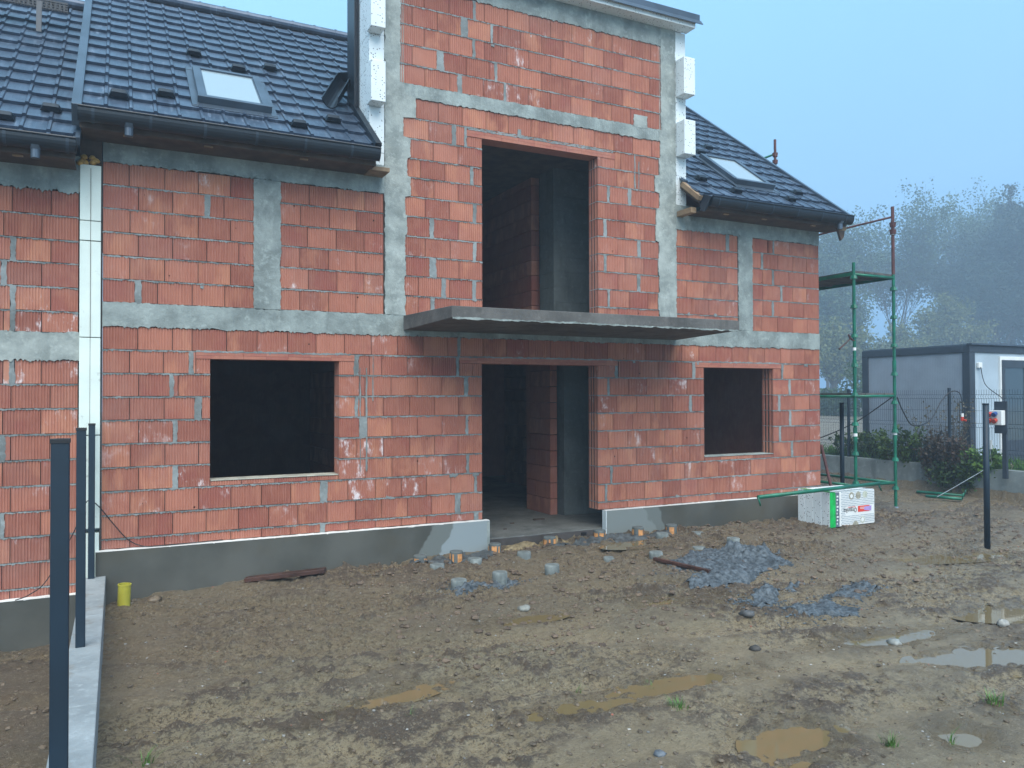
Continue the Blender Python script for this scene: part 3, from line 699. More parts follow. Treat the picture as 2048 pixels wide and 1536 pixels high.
def gutter(par, u0, u1, dz, drop=None, brackets=None):
    g = MB(); cy, cz = -.515, 4.955 + dz; n = 12; r = .075
    ring = []
    for i in range(n + 1): a = math.pi + math.pi * i / n; ring.append((cy + r * math.cos(a), cz + r * 1.6 * math.sin(a)))
    ring[0] = (ring[0][0], cz + .012)
    inner = [(cy + (y - cy) * .93, cz + (z - cz) * .93) for y, z in ring]
    g.prism(ring + inner[::-1], 'x', u0, u1)
    g.tube([(u0, cy - r, cz + .012), (u1, cy - r, cz + .012)], .012, 8)
    for e in (u0, u1): g.prism(ring, 'x', e - .004, e + .004)
    go = g.build('gutter', GUT, par, smooth=False)
    x = u0 + .13
    while x < u1 - .05:
        b = MB(); rr = [(cy + (y - cy) * 1.06, cz + (z - cz) * 1.05) for y, z in ring]; b.prism(rr + ring[::-1], 'x', x - .013, x + .013); b.build('gutter_bracket', ANTH, go); x += .52
    if drop is not None:
        b = MB(); b.tube([(drop, cy, cz - .09), (drop, cy, cz - .13), (drop, cy, cz - .21)], [.06, .04, .04], 12); b.build('gutter_outlet', FLASH, go)
    f = MB(); f.box(u0 + .01, u1 - .01, -.43, -.415, 4.80 + dz, 4.97 + dz); f.build('fascia_board', WOODD, par)
    f = MB(); f.box(u0 + .02, u1 - .02, -.414, -.012, 4.80 + dz, 4.825 + dz); f.build('soffit_board', WOODD, par)
    x = u0 + .4
    while x < u1 - .2: f = MB(); f.box(x, x + .09, -.37, -.34, 4.785 + dz, 4.7995 + dz); f.build('soffit_batten', WOODN, par); x += rnd.uniform(.7, 1.1)
    return go

def guard(par, u, v, dz=0.):
    m = MB(); w = .095; n = 8; vs = []
    for i in range(n + 1):
        x = u - w + 2 * w * i / n; k = 1 - (2 * i / n - 1) ** 10
        vs += [rp(x, v - .02, .03, dz), rp(x, v - .035, .035 + .055 * k, dz), rp(x, v + .02, .04 + .065 * k, dz), rp(x, v + .12, .02, dz)]
    fs = []
    for i in range(n):
        for j in range(3): a = i * 4 + j; fs.append((a, a + 4, a + 5, a + 1))
    m.add(vs, fs); o = m.build('snow_guard', GUT, par); s = o.modifiers.new('s', 'SOLIDIFY'); s.thickness = .004

def skylight(par, u0, u1, v0, v1):
    sk = empty('skylight', rp((u0 + u1) / 2, (v0 + v1) / 2, 0)); sk.parent = par; sk.matrix_parent_inverse = Matrix.Translation(-Vector(par.location))
    m = MB(); fw = .085
    roofbox(m, u0 - .07, u0 + .004, v0 - .1, v1 + .06, .0, .045); roofbox(m, u1 - .004, u1 + .07, v0 - .1, v1 + .06, .0, .045)
    roofbox(m, u0 - .07, u1 + .07, v1 - .01, v1 + .10, .0, .05); roofbox(m, u0 - .07, u1 + .07, v0 - .13, v0 - .005, .02, .040)
    m.build('flashing', FLASH, sk, bevel=.003)
    m = MB()
    for (a, b, c, d) in ((u0, u0 + fw, v0, v1), (u1 - fw, u1, v0, v1), (u0 + fw, u1 - fw, v1 - fw * .7, v1), (u0 + fw, u1 - fw, v0, v0 + .10)): roofbox(m, a, b, c, d, .02, .105)
    roofbox(m, u0 - .01, u1 + .01, v0 - .012, v0 + .05, .03, .12)
    m.build('frame', FLASH, sk, bevel=.004)
    m = MB(); roofbox(m, u0 + fw, u1 - fw, v0 + .10, v1 - fw * .7, .07, .085); m.build('pane', GLASS, sk)
    m = MB(); t = .012
    for (a, b, c, d) in ((u0 + fw, u0 + fw + t, v0 + .1, v1 - .06), (u1 - fw - t, u1 - fw, v0 + .1, v1 - .06), (u0 + fw, u1 - fw, v1 - .072, v1 - .06), (u0 + fw, u1 - fw, v0 + .1, v0 + .112)): roofbox(m, a, b, c, d, .086, .093)
    m.build('gasket', FLASH, sk)

VR = 5.12
rfL = empty('roof', (1.2, 1.5, 5.5)); rfL.parent = house; rfL.matrix_parent_inverse = Matrix.Translation(-Vector(house.location))
def lim_left(u, v): return u < 2.70 or v > 1.35
tiles(rfL, -.34, 7.5, VR, 0, holes=[(.79, 1.57, .62, 1.76)], vlimit=lambda u, v: (u < 2.71 or (v > 1.45)) )
slab_under(rfL, -.34, 2.70, -.02, VR, 0); slab_under(rfL, 2.7, 7.5, 1.6, VR, 0)
m = MB(); roofbox(m, -.42, -.33, -.06, VR, -.16, .065); m.build('verge_flashing', FLASH, rfL, bevel=.006)
m = MB(); m.tube([rp(-.4, VR + .02, .03), rp(10.5, VR + .02, .03)], .075, 12)
x = -.3
while x < 10.5: m.tube([rp(x, VR + .02, .03), rp(x + .03, VR + .02, .03)], .085, 12); x += .35
m.build('ridge_cap', ROOF, rfL)
m = MB(); 
for k in range(1): m.add([(-.3, 3.65, 8.05), (10.45, 3.65, 8.05), (10.45, 7.8, 4.9), (-.3, 7.8, 4.9)], [(0, 1, 2, 3)])
m.build('rear_slope', ROOF, rfL)
gutter(rfL, -.36, 2.70, 0, drop=.09)
skylight(rfL, .79, 1.57, .62, 1.76)
for (u, v) in ((0.0, .43), (.46, .69), (.86, 2.47), (1.37, 2.13), (1.80, 2.41), (1.85, .34), (2.31, .70)): guard(rfL, u, v)
# wall flashing where roof meets the bay and the short side gutter
m = MB(); roofbox(m, 2.66, 2.735, -.02, 1.28, -.05, .10); m.build('wall_flashing', GUT, rfL, bevel=.004)
m = MB(); pa = Vector(rp(2.68, 1.95, .30)); pb = Vector(rp(2.34, 1.15, .18))
d = (pb - pa).normalized(); sd = d.cross(Vector((0, 0, 1))).normalized(); up = sd.cross(d)
ringp = [(.11 * math.cos(math.pi + math.pi * i / 10), .15 * math.sin(math.pi + math.pi * i / 10)) for i in range(11)]
ring2 = ringp + [(x * .9, y * .9) for x, y in ringp[::-1]]; vs = []
for p in (pa, pb): vs += [p + sd * x + up * y for x, y in ring2]
n = len(ring2); m.add(vs, [tuple(range(n - 1, -1, -1)), tuple(range(n, 2 * n))] + [(i, (i + 1) % n, (i + 1) % n + n, i + n) for i in range(n)])
m.add([pa + sd * x + up * y for x, y in ringp], [tuple(range(11))]); m.build('side_gutter', GUT, rfL)
m = MB(); m.box(2.66, 2.90, -.30, -.02, 4.79, 4.84); m.build('eaves_timber', simple('aged_timber', (.24, .165, .10), .8), rfL, bevel=.004)

rfR = empty('roof', (9, 1.5, 5.5)); rfR.parent = house; rfR.matrix_parent_inverse = Matrix.Translation(-Vector(house.location))
tiles(rfR, 7.48, 10.50, VR, 0, holes=[(8.63, 9.42, .67, 1.75)], rib0=7.53)
slab_under(rfR, 7.5, 10.50, -.02, VR, 0)
m = MB(); roofbox(m, 10.48, 10.54, -.06, VR, -.14, .06); m.build('verge_flashing', FLASH, rfR, bevel=.005)
m = MB(); roofbox(m, 10.40, 10.53, -.1, VR, -.20, -.14); m.build('verge_board', WOODN, rfR)
gutter(rfR, 7.62, 10.52, 0, drop=10.28)
skylight(rfR, 8.63, 9.42, .67, 1.75)
for (u, v) in ((9.23, 2.34), (8.82, 1.98), (7.92, .62), (8.38, .30), (9.94, .64), (9.48, .28)): guard(rfR, u, v)
m = MB(); m.prism([(-.62, 4.95), (-.43, 5.03), (-.40, 4.82), (-.46, 4.76), (-.50, 4.76)], 'x', 7.53, 7.56); m.build('eaves_end_cap', ANTH, rfR)
m = MB(); roofbox(m, 7.45, 7.52, -.04, .45, -.05, .02); m.box(7.42, 7.52, -.34, -.02, 4.76, 4.84); m.build('eaves_timber', WOODN, rfR, bevel=.004)
m = MB(); m.prism([(10.36, 4.80), (10.54, 4.84), (10.50, 4.66), (10.44, 4.60)], 'y', -.40, -.36); m.build('torn_membrane', WOODD, rfR)

# ------------------------------------------------------------------ neighbouring half on the left
nb = empty('terraced_house', (-3, 3.5, 0), 'neighbouring red block house with its lower anthracite roof and roof walkway', 'house')
bb = MB(); mm = MB(); core = MB()
rows = [(.06, .18, []), (.18, .44, []), (.44, .70, []), (.70, .95, []), (.95, 1.21, []), (1.21, 1.47, []), (1.47, 1.73, []), (1.73, 1.99, []), (1.99, 2.24, []), (2.24, 2.49, [])]
up = [(2.77, 2.99, []), (2.99, 3.24, []), (3.24, 3.49, []), (3.49, 3.73, []), (3.73, 3.98, []), (3.98, 4.24, [])]
def fillj(rows, par):
    out = []
    for i, (a, b, _) in enumerate(rows):
        x = -.70 if (i + par) % 2 else -.62 - 0.0; js = []
        if (i + par) % 2: x = -.70
        else: x = -.62
        t = x
        while t > -6: js.append(round(t, 2)); t -= .335
        if rnd.random() < .35: j = rnd.choice([-1.03, -.95]) ; js = [q for q in js if abs(q - j) > .05] + [(j - .02, j + .02)]
        out.append((a, b, sorted(js, key=lambda q: q[0] if isinstance(q, tuple) else q)))
    return out
for rws, par_, sk in ((rows, 0, True), (up, 1, False)):
    bb = MB(); mm = MB(); core = MB(); lay(bb, mm, core, fillj(rws, par_), -6, -.37, skip_bottom=sk)
    wl = bb.build('block_wall', BRICK, nb, tone=True); mm.build('mortar_joints', MORTAR, wl); core.build('joint_backing', MORTARD, wl)
m = MB(); ragged_strip(m, -6, -.345, 2.49, 2.77, -.014, .012, .016, .02, drip=.03); m.box(-6, -.38, .005, .24, 2.50, 2.76)
m.build('ring_beam', CONCB, nb)
m = MB(); ragged_strip(m, -6, -.33, 4.24, 4.62, -.014, .012, .016, .02, drip=.07); m.box(-6, -.38, .005, .24, 4.26, 4.62); m.build('eaves_beam', CONC, nb)
m = MB(); m.cur = (.4, 0, 0, 1); m.box(-6, -.38, HY, HY + .2, 0, 4.5); m.box(-6.2, -6, 0, HY, 0, 4.5); m.build('side_wall', BRICK, nb, tone=True)
plinth(nb, -6, -.325, -.7, .09, PLN)
m = MB()
for (a, b, d) in ((.74, 1.71, 0), (1.715, 2.73, .006), (2.735, 3.74, 0), (3.745, 3.95, .004), (3.955, 4.54, 0)): m.box(-.36, -.165, -.035 - d, .20, a, b - .004)
m.box(-.355, -.17, -.030, .2, .10, .69); m.build('insulation_strip', EPSP, nb, bevel=.004)
m = MB(); m.box(-.1655, -.1515, .0, .2, .0, 4.6); m.build('gap_mortar', MORTARD, nb)
m = MB(); m.box(-.262, -.258, -.0425, -.03, .1, 4.5); m.build('board_joint', MORTARD, nb)
m = MB(); m.box(-.36, -.16, -.012, .24, 4.545, 4.95); m.build('gap_filling', WOODD, nb)
m = MB()
for _ in range(7):
    x = rnd.uniform(-.38, -.2); z = rnd.uniform(4.54, 4.62); m.lathe((x, -.02, z - .03), [(.002, 0), (.03, .012), (.035, .03), (.02, .05), (.002, .06)], 10)
m.build('foam_bead', simple('pu_foam', (.42, .25, .07), .8, 0, .3, 20, .3), nb, smooth=True)
rfN = empty('roof', (-3, 1.5, 5)); rfN.parent = nb; rfN.matrix_parent_inverse = Matrix.Translation(-Vector(nb.location))
DZ = -.33
tiles(rfN, -6.3, -.37, VR - .02, DZ, rib0=-.62); slab_under(rfN, -6.3, -.37, -.02, VR, DZ)
m = MB(); roofbox(m, -.385, -.345, -.03, .42, -.03, .05, DZ); m.build('verge_flashing', FLASH, rfN)
m = MB(); m.tube([rp(-6.3, VR, .03, DZ), rp(-.42, VR, .03, DZ)], .075, 12); m.build('ridge_cap', ROOF, rfN)
m = MB(); m.add([(-6.3, 3.65, 7.7), (-.4, 3.65, 7.7), (-.4, 7.8, 4.6), (-6.3, 7.8, 4.6)], [(0, 1, 2, 3)]); m.build('rear_slope', ROOF, rfN)
gutter(rfN, -6.3, -.375, DZ, drop=-.72)
for (u, v) in ((-.63, .66), (-1.01, .26), (-1.5, .66), (-2.0, .30)): guard(rfN, u, v, DZ)
wk = empty('roof_walkway', rp(-1.5, 4, .2, DZ)); wk.parent = rfN; wk.matrix_parent_inverse = Matrix.Translation(-Vector(rfN.location))
b0 = Vector(rp(-2.6, 3.80, .12, DZ)); m = MB(); yA, zA = b0.y - .16, b0.z + .16
for x in np.arange(-2.6, -.60, .035): m.box(x, x + .012, yA, yA + .25, zA - .012, zA)
for k in range(9): m.box(-2.6, -.6, yA + k * .031, yA + k * .031 + .012, zA - .013, zA - .001)
for k in range(3): m.box(-2.6, -.6, yA - .002, yA + .003, zA - .035 - k * .035, zA - .022 - k * .035)
for x in np.arange(-2.6, -.60, .05): m.box(x, x + .022, yA - .003, yA + .002, zA - .10, zA - .002)
m.box(-2.6, -.6, yA - .008, yA - .002, zA - .012, zA + .012); m.build('grating', GUT, wk)
for x in (-2.2, -1.42, -.92):
    m = MB(); q = Vector(rp(x, 3.45, .03, DZ)); m.add([(x - .03, q.y, q.z), (x + .03, q.y, q.z), (x + .03, yA, zA), (x - .03, yA, zA), (x - .03, q.y + .03, q.z + .02), (x + .03, q.y + .03, q.z + .02), (x + .03, yA + .03, zA), (x - .03, yA + .03, zA)],
        [(0, 1, 2, 3), (4, 7, 6, 5), (0, 4, 5, 1), (1, 5, 6, 2), (2, 6, 7, 3), (3, 7, 4, 0)]); m.build('bracket', ANTH, wk)

# ------------------------------------------------------------------ kerb wall and fence posts
m = MB()
for (a, b) in ((-.105, -1.72), (-1.724, -3.9), (-3.904, -6.2), (-6.204, -8.6)): m.box(-.315, -.105, b, a, -.6, .25 + rnd.uniform(-.002, .002))
kb = m.build('kerb_wall', KERBM, bevel=.006, origin=(-.2, -4, 0)); tag(kb, 'low grey concrete strip wall dividing the two plots beneath the square posts', 'wall')
def square_post(x, y, w, d, z0, z1, lab):
    p = empty('fence_post', (x, y, z0), lab, 'post', 'square anthracite fence posts on the kerb wall')
    m = MB(); m.box(x - w / 2, x + w / 2, y - d / 2, y + d / 2, z0 - .02, z1); m.build('shaft', POSTM, p, bevel=.004)
    m = MB(); m.box(x - w / 2 - .003, x + w / 2 + .003, y - d / 2 - .003, y + d / 2 + .003, z1 - .012, z1 + .008)
    for k in range(3): m.box(x - .012 + k * .011, x - .008 + k * .011, y - .02, y + .02, z1 + .008, z1 + .010)
    m.build('cap', CABLE, p, bevel=.002)
square_post(-.236, -.16, .060, .06, .25, 1.83, 'thin square dark post standing farthest along the kerb, against the plinth')
square_post(-.242, -2.62, .064, .06, .25, 1.87, 'middle square dark post of the three on the kerb wall')
square_post(-.232, -5.20, .074, .06, .25, 1.91, 'wide square dark post nearest the viewer, overlapping the left brick wall')
for (x, y, z1, lab) in ((10.42, -2.74, 1.98, 'round dark post standing alone in the mud before the container'), (11.72, .72, 1.96, 'round dark post behind the foam package, inside the scaffold bay')):
    m = MB(); z0 = gz(x, y) - .05; m.tube([(x, y, z0), (x, y, z1)], .038, 18); m.tube([(x, y, z1 - .015), (x, y, z1 + .006)], .041, 18)
    o = m.build('fence_post', POSTM, origin=(x, y, z0)); 
    for p in o.data.polygons: p.use_smooth = abs(p.normal.z) < .5
    tag(o, lab, 'post', 'round anthracite fence posts')

# ------------------------------------------------------------------ stubs
m = MB(); m.lathe((0, 0, -.12), [(.084, 0), (.085, .21), (.080, .218), (.002, .219)], 28)
stub0 = m.build('concrete_stub', STUBC); 
for p in stub0.data.polygons: p.use_smooth = abs(p.normal.z) < .5
names = ['at the left end of the rear row', 'half sunk beside the orange sleeve near the plinth corner', 'standing highest in grey gravel at the left front', 'beside the gravel ring of the tallest',
 'in front of the door, rear row', 'alone in the mud before the doorway, front row', 'low and flat behind the doorway middle', 'flat grey one sunk level with the mud in front', 'left of the grey sand heap', 'below the pale plaster patch', 'rear one before the long right plinth', 'between heap and plinth, front row', 'behind the peak of the grey sand heap']
pos = [(3.31, -.77, 0), (3.82, -.70, 0), (3.26, -1.54, .02), (3.80, -1.43, .01), (4.49, -.69, 0), (4.49, -1.39, .0), (5.40, -.50, -.07), (5.41, -1.21, -.075), (5.96, -1.40, -.03), (6.62, -.66, -.0), (7.24, -.65, -.04), (6.66, -1.37, -.04), (7.25, -1.35, .02)]
for i, ((x, y, dz), nm) in enumerate(zip(pos, names)):
    o = stub0 if i == 0 else stub0.copy()
    if i: COL.objects.link(o)
    o.location = (x, y, float(base_h(np.array(x), np.array(y))) + dz - .04); o.rotation_euler = (rnd.uniform(-.03, .03), rnd.uniform(-.03, .03), rnd.uniform(0, 6))
    tag(o, 'round grey concrete stub ' + nm, 'concrete stub', 'grey concrete stubs in the mud')
opos = [(3.22, -.45, 'leftmost, under the pale plaster'), (3.69, -.44, 'below the pale plaster patch left of the door'), (4.29, -.27, 'partly hidden by the plinth corner'), (5.07, -.30, 'in front of the threshold middle'), (5.84, -.31, 'at the right door jamb'), (6.43, -.37, 'under the right plinth start'), (6.96, -.43, 'rightmost, by the plaster patch edge')]
o0 = None
for i, (x, y, nm) in enumerate(opos):
    z = float(base_h(np.array(x), np.array(y)))
    if o0 is None:
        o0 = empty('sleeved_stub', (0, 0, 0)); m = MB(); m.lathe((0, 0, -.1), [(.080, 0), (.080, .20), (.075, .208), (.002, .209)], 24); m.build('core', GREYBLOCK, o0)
        m = MB()
        for k in range(24):
            if k in (2, 4, 5, 9, 11, 12, 16, 17, 18, 22): continue
            a0, a1 = 2 * math.pi * k / 24, 2 * math.pi * (k + 1) / 24; t = .085 - rnd.uniform(0, .012) * (k % 2); zt = .085 + rnd.uniform(-.012, .006)
            m.add([(.085 * math.cos(a0), .085 * math.sin(a0), -.1), (.085 * math.cos(a1), .085 * math.sin(a1), -.1), (.085 * math.cos(a1), .085 * math.sin(a1), zt), (.085 * math.cos(a0), .085 * math.sin(a0), zt)], [(0, 1, 2, 3)])
        m.build('sleeve', ORANGE, o0); o = o0
    else: o = copy_tree(o0)
    o.location = (x, y, z + .005); o.rotation_euler.z = i * 1.1
    tag(o, 'concrete stub with torn orange sleeve, ' + nm, 'concrete stub', 'orange sleeved stubs along the plinth')

# ------------------------------------------------------------------ grey mounds, sand, slurry
GRAVM = concrete_mat('wet_grey_sand', (.025, .032, .037), (.13, .15, .165), seed=23, blot=26, rough=.6, bstr=1.)
SLUR = concrete_mat('cement_slurry', (.045, .05, .052), (.11, .12, .12), seed=29, blot=12, rough=.5, bstr=1.)
def heap(poly, hgt, peak, name, lab, cat, mat=GRAVM, seed=0, step=.022):
    xs = [p[0] for p in poly]; ys = [p[1] for p in poly]
    X = np.arange(min(xs) - .1, max(xs) + .1, step); Y = np.arange(min(ys) - .1, max(ys) + .1, step); GX, GY = np.meshgrid(X, Y)
    # signed distance to polygon edges (positive inside)
    D = np.full(GX.shape, 9.); ins = np.zeros(GX.shape, bool); n = len(poly)
    for i in range(n):
        (x1, y1), (x2, y2) = poly[i], poly[(i + 1) % n]
        dx, dy = x2 - x1, y2 - y1; t = np.clip(((GX - x1) * dx + (GY - y1) * dy) / (dx * dx + dy * dy), 0, 1)
        D = np.minimum(D, np.hypot(GX - x1 - t * dx, GY - y1 - t * dy))
        c = ((y1 > GY) != (y2 > GY)) & (GX < (x2 - x1) * (GY - y1) / (y2 - y1 + 1e-9) + x1); ins ^= c
    D = np.where(ins, D, -D) + (vnoise(GX, GY, .16, 50 + seed) - .5) * .20 + (vnoise(GX, GY, .05, 51 + seed) - .5) * .10
    base = height(GX, GY); hh = smooth(D / .10) * (hgt * (.35 + .65 * vnoise(GX, GY, .25, 52 + seed)))
    if peak: hh = hh + peak[2] * np.clip(1 - np.hypot(GX - peak[0], (GY - peak[1]) * .9) / peak[3], 0, 1) ** 1.1
    rough = (vnoise(GX, GY, .07, 53 + seed) - .4) * .04 + np.abs(vnoise(GX, GY, .035, 54 + seed) - .5) * .03
    Z = base + np.where(D > 0, .004 + hh + rough * smooth(D / .04), -.05)
    idx = np.arange(GX.size).reshape(GX.shape); m = MB(); m.v = [tuple(p) for p in np.stack([GX, GY, Z], -1).reshape(-1, 3).tolist()]
    keep = (D > -.02); k4 = keep[:-1, :-1] & keep[1:, :-1] & keep[:-1, 1:] & keep[1:, 1:]
    q = np.stack([idx[:-1, :-1], idx[:-1, 1:], idx[1:, 1:], idx[1:, :-1]], -1)[k4]
    m.f = [tuple(t) for t in q.tolist()]; m.t = [(0, 0, 0, 0)] * len(m.f)
    me = m.build(name, mat, smooth=True)
    bm = bmesh.new(); bm.from_mesh(me.data); bmesh.ops.delete(bm, geom=[v for v in bm.verts if not v.link_faces], context='VERTS'); bm.to_mesh(me.data); bm.free()
    return tag(me, lab, cat, kind=None if cat else 'stuff')
heap([(5.75, -1.75), (6.6, -1.5), (7.3, -1.45), (7.45, -1.9), (7.15, -2.45), (6.2, -2.6), (5.55, -2.95), (5.45, -2.6), (5.95, -2.2)], .022, (7.0, -1.85, .13, .4), 'sand_heap', 'heap of wet grey sand with a low peak beside the stubs', 'heap', seed=1)
heap([(7.4, -2.75), (6.5, -3.0), (5.9, -3.12), (5.6, -3.4), (5.55, -3.55), (5.75, -3.45), (6.1, -3.22), (6.8, -3.02)], .015, None, 'spilled_mortar', 'curved streak of grey slurry trailing from the sand heap', 'spill', seed=2)
heap([(5.7, -3.72), (6.35, -3.55), (6.45, -3.9), (6.15, -4.15), (5.8, -3.95)], .015, None, 'gravel_patch', 'patch of coarse blue grey gravel nearest the puddles', 'gravel', seed=3)
heap([(6.55, -3.5), (7.3, -3.3), (7.35, -3.5), (6.75, -3.75)], .012, None, 'gravel_patch', 'pale grey washed out gravel strip towards the lone round post', 'gravel', seed=4)
heap([(3.1, -1.66), (3.5, -1.68), (3.95, -1.5), (3.9, -1.36), (3.4, -1.42)], .012, None, 'gravel_ring', 'crushed grey stone around the two tallest stubs', 'gravel', seed=5)
heap([(3.0, -.6), (3.5, -.62), (4.2, -.52), (4.3, -.25), (3.2, -.25)], .012, None, 'spilled_mortar', 'dark grey slurry skirt under the pale plaster end', 'spill', SLUR, seed=6)
heap([(5.1, -.52), (6.2, -.6), (6.9, -.5), (7.2, -.3), (6.2, -.22), (5.3, -.3), (4.9, -.4)], .012, None, 'spilled_mortar', 'dark grey slurry smeared before the right door jamb', 'spill', SLUR, seed=7)
heap([(4.45, -.30), (5.7, -.22), (5.65, -.10), (4.5, -.10)], .05, None, 'sand_heap', 'strip of tan sand and grit along the door threshold', 'heap', simple('tan_sand', (.22, .165, .09), .85, 0, .35, 30, .6, 90, .01), seed=8)

# stones: many scattered (stuff) and a few notable ones
STONE = simple('stone', (.22, .21, .19), .6, 0, .4, 9, .25, 30)
def rock(m, x, y, z, r, s=1.):
    n1, n2 = 6, 4; vs = []; a0 = rnd.random() * 6; sx = rnd.uniform(.7, 1.4); ca, sa = math.cos(a0), math.sin(a0)
    for j in range(n2 + 1):
        th = math.pi * j / n2
        for k in range(n1):
            ph = 2 * math.pi * k / n1; q = r * (1 + rnd.uniform(-.22, .22))
            px = q * math.sin(th) * math.cos(ph) * sx; py = q * math.sin(th) * math.sin(ph)
            vs.append((x + px * ca - py * sa, y + px * sa + py * ca, z + q * math.cos(th) * .55 * s))
    m.add(vs, [(j * n1 + k, j * n1 + (k + 1) % n1, (j + 1) * n1 + (k + 1) % n1, (j + 1) * n1 + k) for j in range(n2) for k in range(n1)])
def scatter(n, fn, name, mat, rr, lab=None, sink=.35):
    P = [fn() for _ in range(n)]; zz = height(np.array([p[0] for p in P]), np.array([p[1] for p in P])); m = MB()
    for (x, y), z in zip(P, zz):
        if -.36 < x < -.08: continue
        r = rr[0] + (rr[1] - rr[0]) * rnd.random() ** 3; rock(m, x, y, z + r * (.55 - sink), r)
    o = m.build(name, mat); o['kind'] = 'stuff'; return o
def anyw():
    while True:
        y = -7.0 + 6.9 * rnd.random() ** 1.0; x = rnd.uniform(-.05, 13)
        if x < (y + 9.3) * 1.7 + 1: return x, y
scatter(6500, anyw, 'soil_clods', simple('soil_clod', (.125, .095, .064), .75, 0, .5, 9, .4, 40), (.004, .022))
scatter(900, anyw, 'gravel', STONE, (.004, .013))
scatter(420, anyw, 'pale_gravel', simple('pale_stone', (.36, .34, .30), .6, 0, .3, 9, .2), (.003, .010))
scatter(60, anyw, 'brick_chips', simple('brick_chip', (.36, .13, .085), .8, 0, .3, 9, .2), (.004, .013))
scatter(3000, lambda: (rnd.uniform(2.2, 13), -.25 - 3.4 * rnd.random() ** 1.3), 'soil_lumps', simple('soil_lump', (.125, .088, .060), .8, 0, .45, 9, .4, 40), (.008, .040))
scatter(500, lambda: (rnd.uniform(-2.2, -.36), rnd.uniform(-5.5, -.15)), 'side_gravel', simple('side_soil', (.14, .105, .072), .8, 0, .45, 9, .4, 40), (.006, .03))
def gcl():
    c = rnd.choice([(6.05, -3.85, .3, .16), (6.9, -3.52, .32, .1), (3.5, -1.55, .35, .09), (5.75, -3.35, .2, .15), (6.4, -2.2, .6, .35), (6.9, -1.9, .4, .3)]); return rnd.gauss(c[0], c[2] * .7), rnd.gauss(c[1], c[3] * .7)
scatter(7000, gcl, 'crushed_stone', simple('crushed_stone', (.075, .095, .11), .6, 0, .4, 20, .2), (.004, .014), sink=.2)
for (x, y, r, lab, c) in ((3.59, -2.42, .065, 'rounded grey stone half buried in mud below the stubs', (.24, .24, .21)), (4.69, -4.41, .06, 'dark wet stone lying between the two brown puddles', (.05, .045, .04)),
        (5.88, -4.80, .06, 'pale flat stone at the edge of the long light puddle', (.27, .28, .26)), (7.04, -5.0, .07, 'large pale pebble near the right picture edge puddle', (.30, .29, .26)), (2.85, -5.55, .04, 'small blue grey pebble close to the viewer', (.12, .14, .16)),
        (6.95, -3.54, .05, 'brown lump of stone beside the washed gravel strip', (.10, .07, .05)), (5.3, -3.68, .07, 'dark lump of slurry at the end of the curved streak', (.09, .09, .09)), (.35, -.32, .06, 'brown stone beside the yellow pipe', (.16, .12, .08))):
    m = MB(); rock(m, x, y, gz(x, y) + r * .2, r); o = m.build('stone', simple('stone_tone', c, .6, 0, .3, 14, .3, 40), smooth=True, origin=(x, y, gz(x, y))); tag(o, lab, 'stone', 'single stones on the mud')

# grass blades
GRASS = simple('grass_blade', (.075, .17, .03), .6, 0, .35, 12, 0)
def tuft(x, y, n, h, r, name='grass_tuft', lab=None, mat=GRASS, z=None):
    m = MB(); z = gz(x, y) if z is None else z
    for _ in range(n):
        a = rnd.random() * 6.28; q = r * rnd.random() ** .7; bx, by = x + q * math.cos(a), y + q * math.sin(a); hh = h * rnd.uniform(.5, 1.1); le = rnd.uniform(.2, .9) * hh; w = rnd.uniform(.0025, .005)
        a2 = a + rnd.uniform(-1, 1); dx, dy = math.cos(a2), math.sin(a2); px, py = -dy * w, dx * w; pts = []
        for t in (0, .35, .7, 1):
            cx, cy, cz = bx + dx * le * t * t, by + dy * le * t * t, z - .01 + hh * (t - .25 * t * t * (le / hh)); s = 1 - t * .9
            pts += [(cx - px * s, cy - py * s, cz), (cx + px * s, cy + py * s, cz)]
        m.add(pts, [(0, 1, 3, 2), (2, 3, 5, 4), (4, 5, 7, 6)])
    o = m.build(name, mat, origin=(x, y, z))
    if lab: tag(o, lab, 'grass tuft', 'small grass tufts in the mud')
    return o
for (x, y, n, h, r, lab) in ((3.36, -5.08, 46, .085, .07, 'green grass tuft at the front edge of the wide brown puddle'), (4.11, -6.12, 42, .10, .045, 'bright green grass tuft nearest the viewer on the right'), (5.26, -6.03, 44, .09, .07, 'spreading grass tuft beside the small white puddle at the right edge'),
        (3.5, -4.62, 14, .08, .05, 'few grass blades growing out of the wide brown puddle'), (2.99, -4.37, 10, .08, .05, 'thin sparse blades left behind the wide brown puddle'), (.14, -4.22, 24, .10, .07, 'thin grass tuft beside the kerb wall'), (1.72, -4.38, 9, .08, .04, 'few pale blades in the open mud at mid left'),
        (4.51, -6.23, 10, .12, .05, 'thin brown green sprig standing in the small sky coloured puddle')):
    tuft(x, y, n, h, r, lab=lab)
m = MB()
for _ in range(130):
    x, y = anyw(); z = gz(x, y); a = rnd.random() * 6.28; l = rnd.uniform(.02, .07); m.tube([(x, y, z + .006), (x + l * .5 * math.cos(a), y + l * .5 * math.sin(a), z + .014), (x + l * math.cos(a + .3), y + l * math.sin(a + .3), z + .008)], .0018, 4)
o = m.build('twigs_litter', simple('twig', (.10, .07, .04), .8, 0, .4, 9, 0)); o['kind'] = 'stuff'

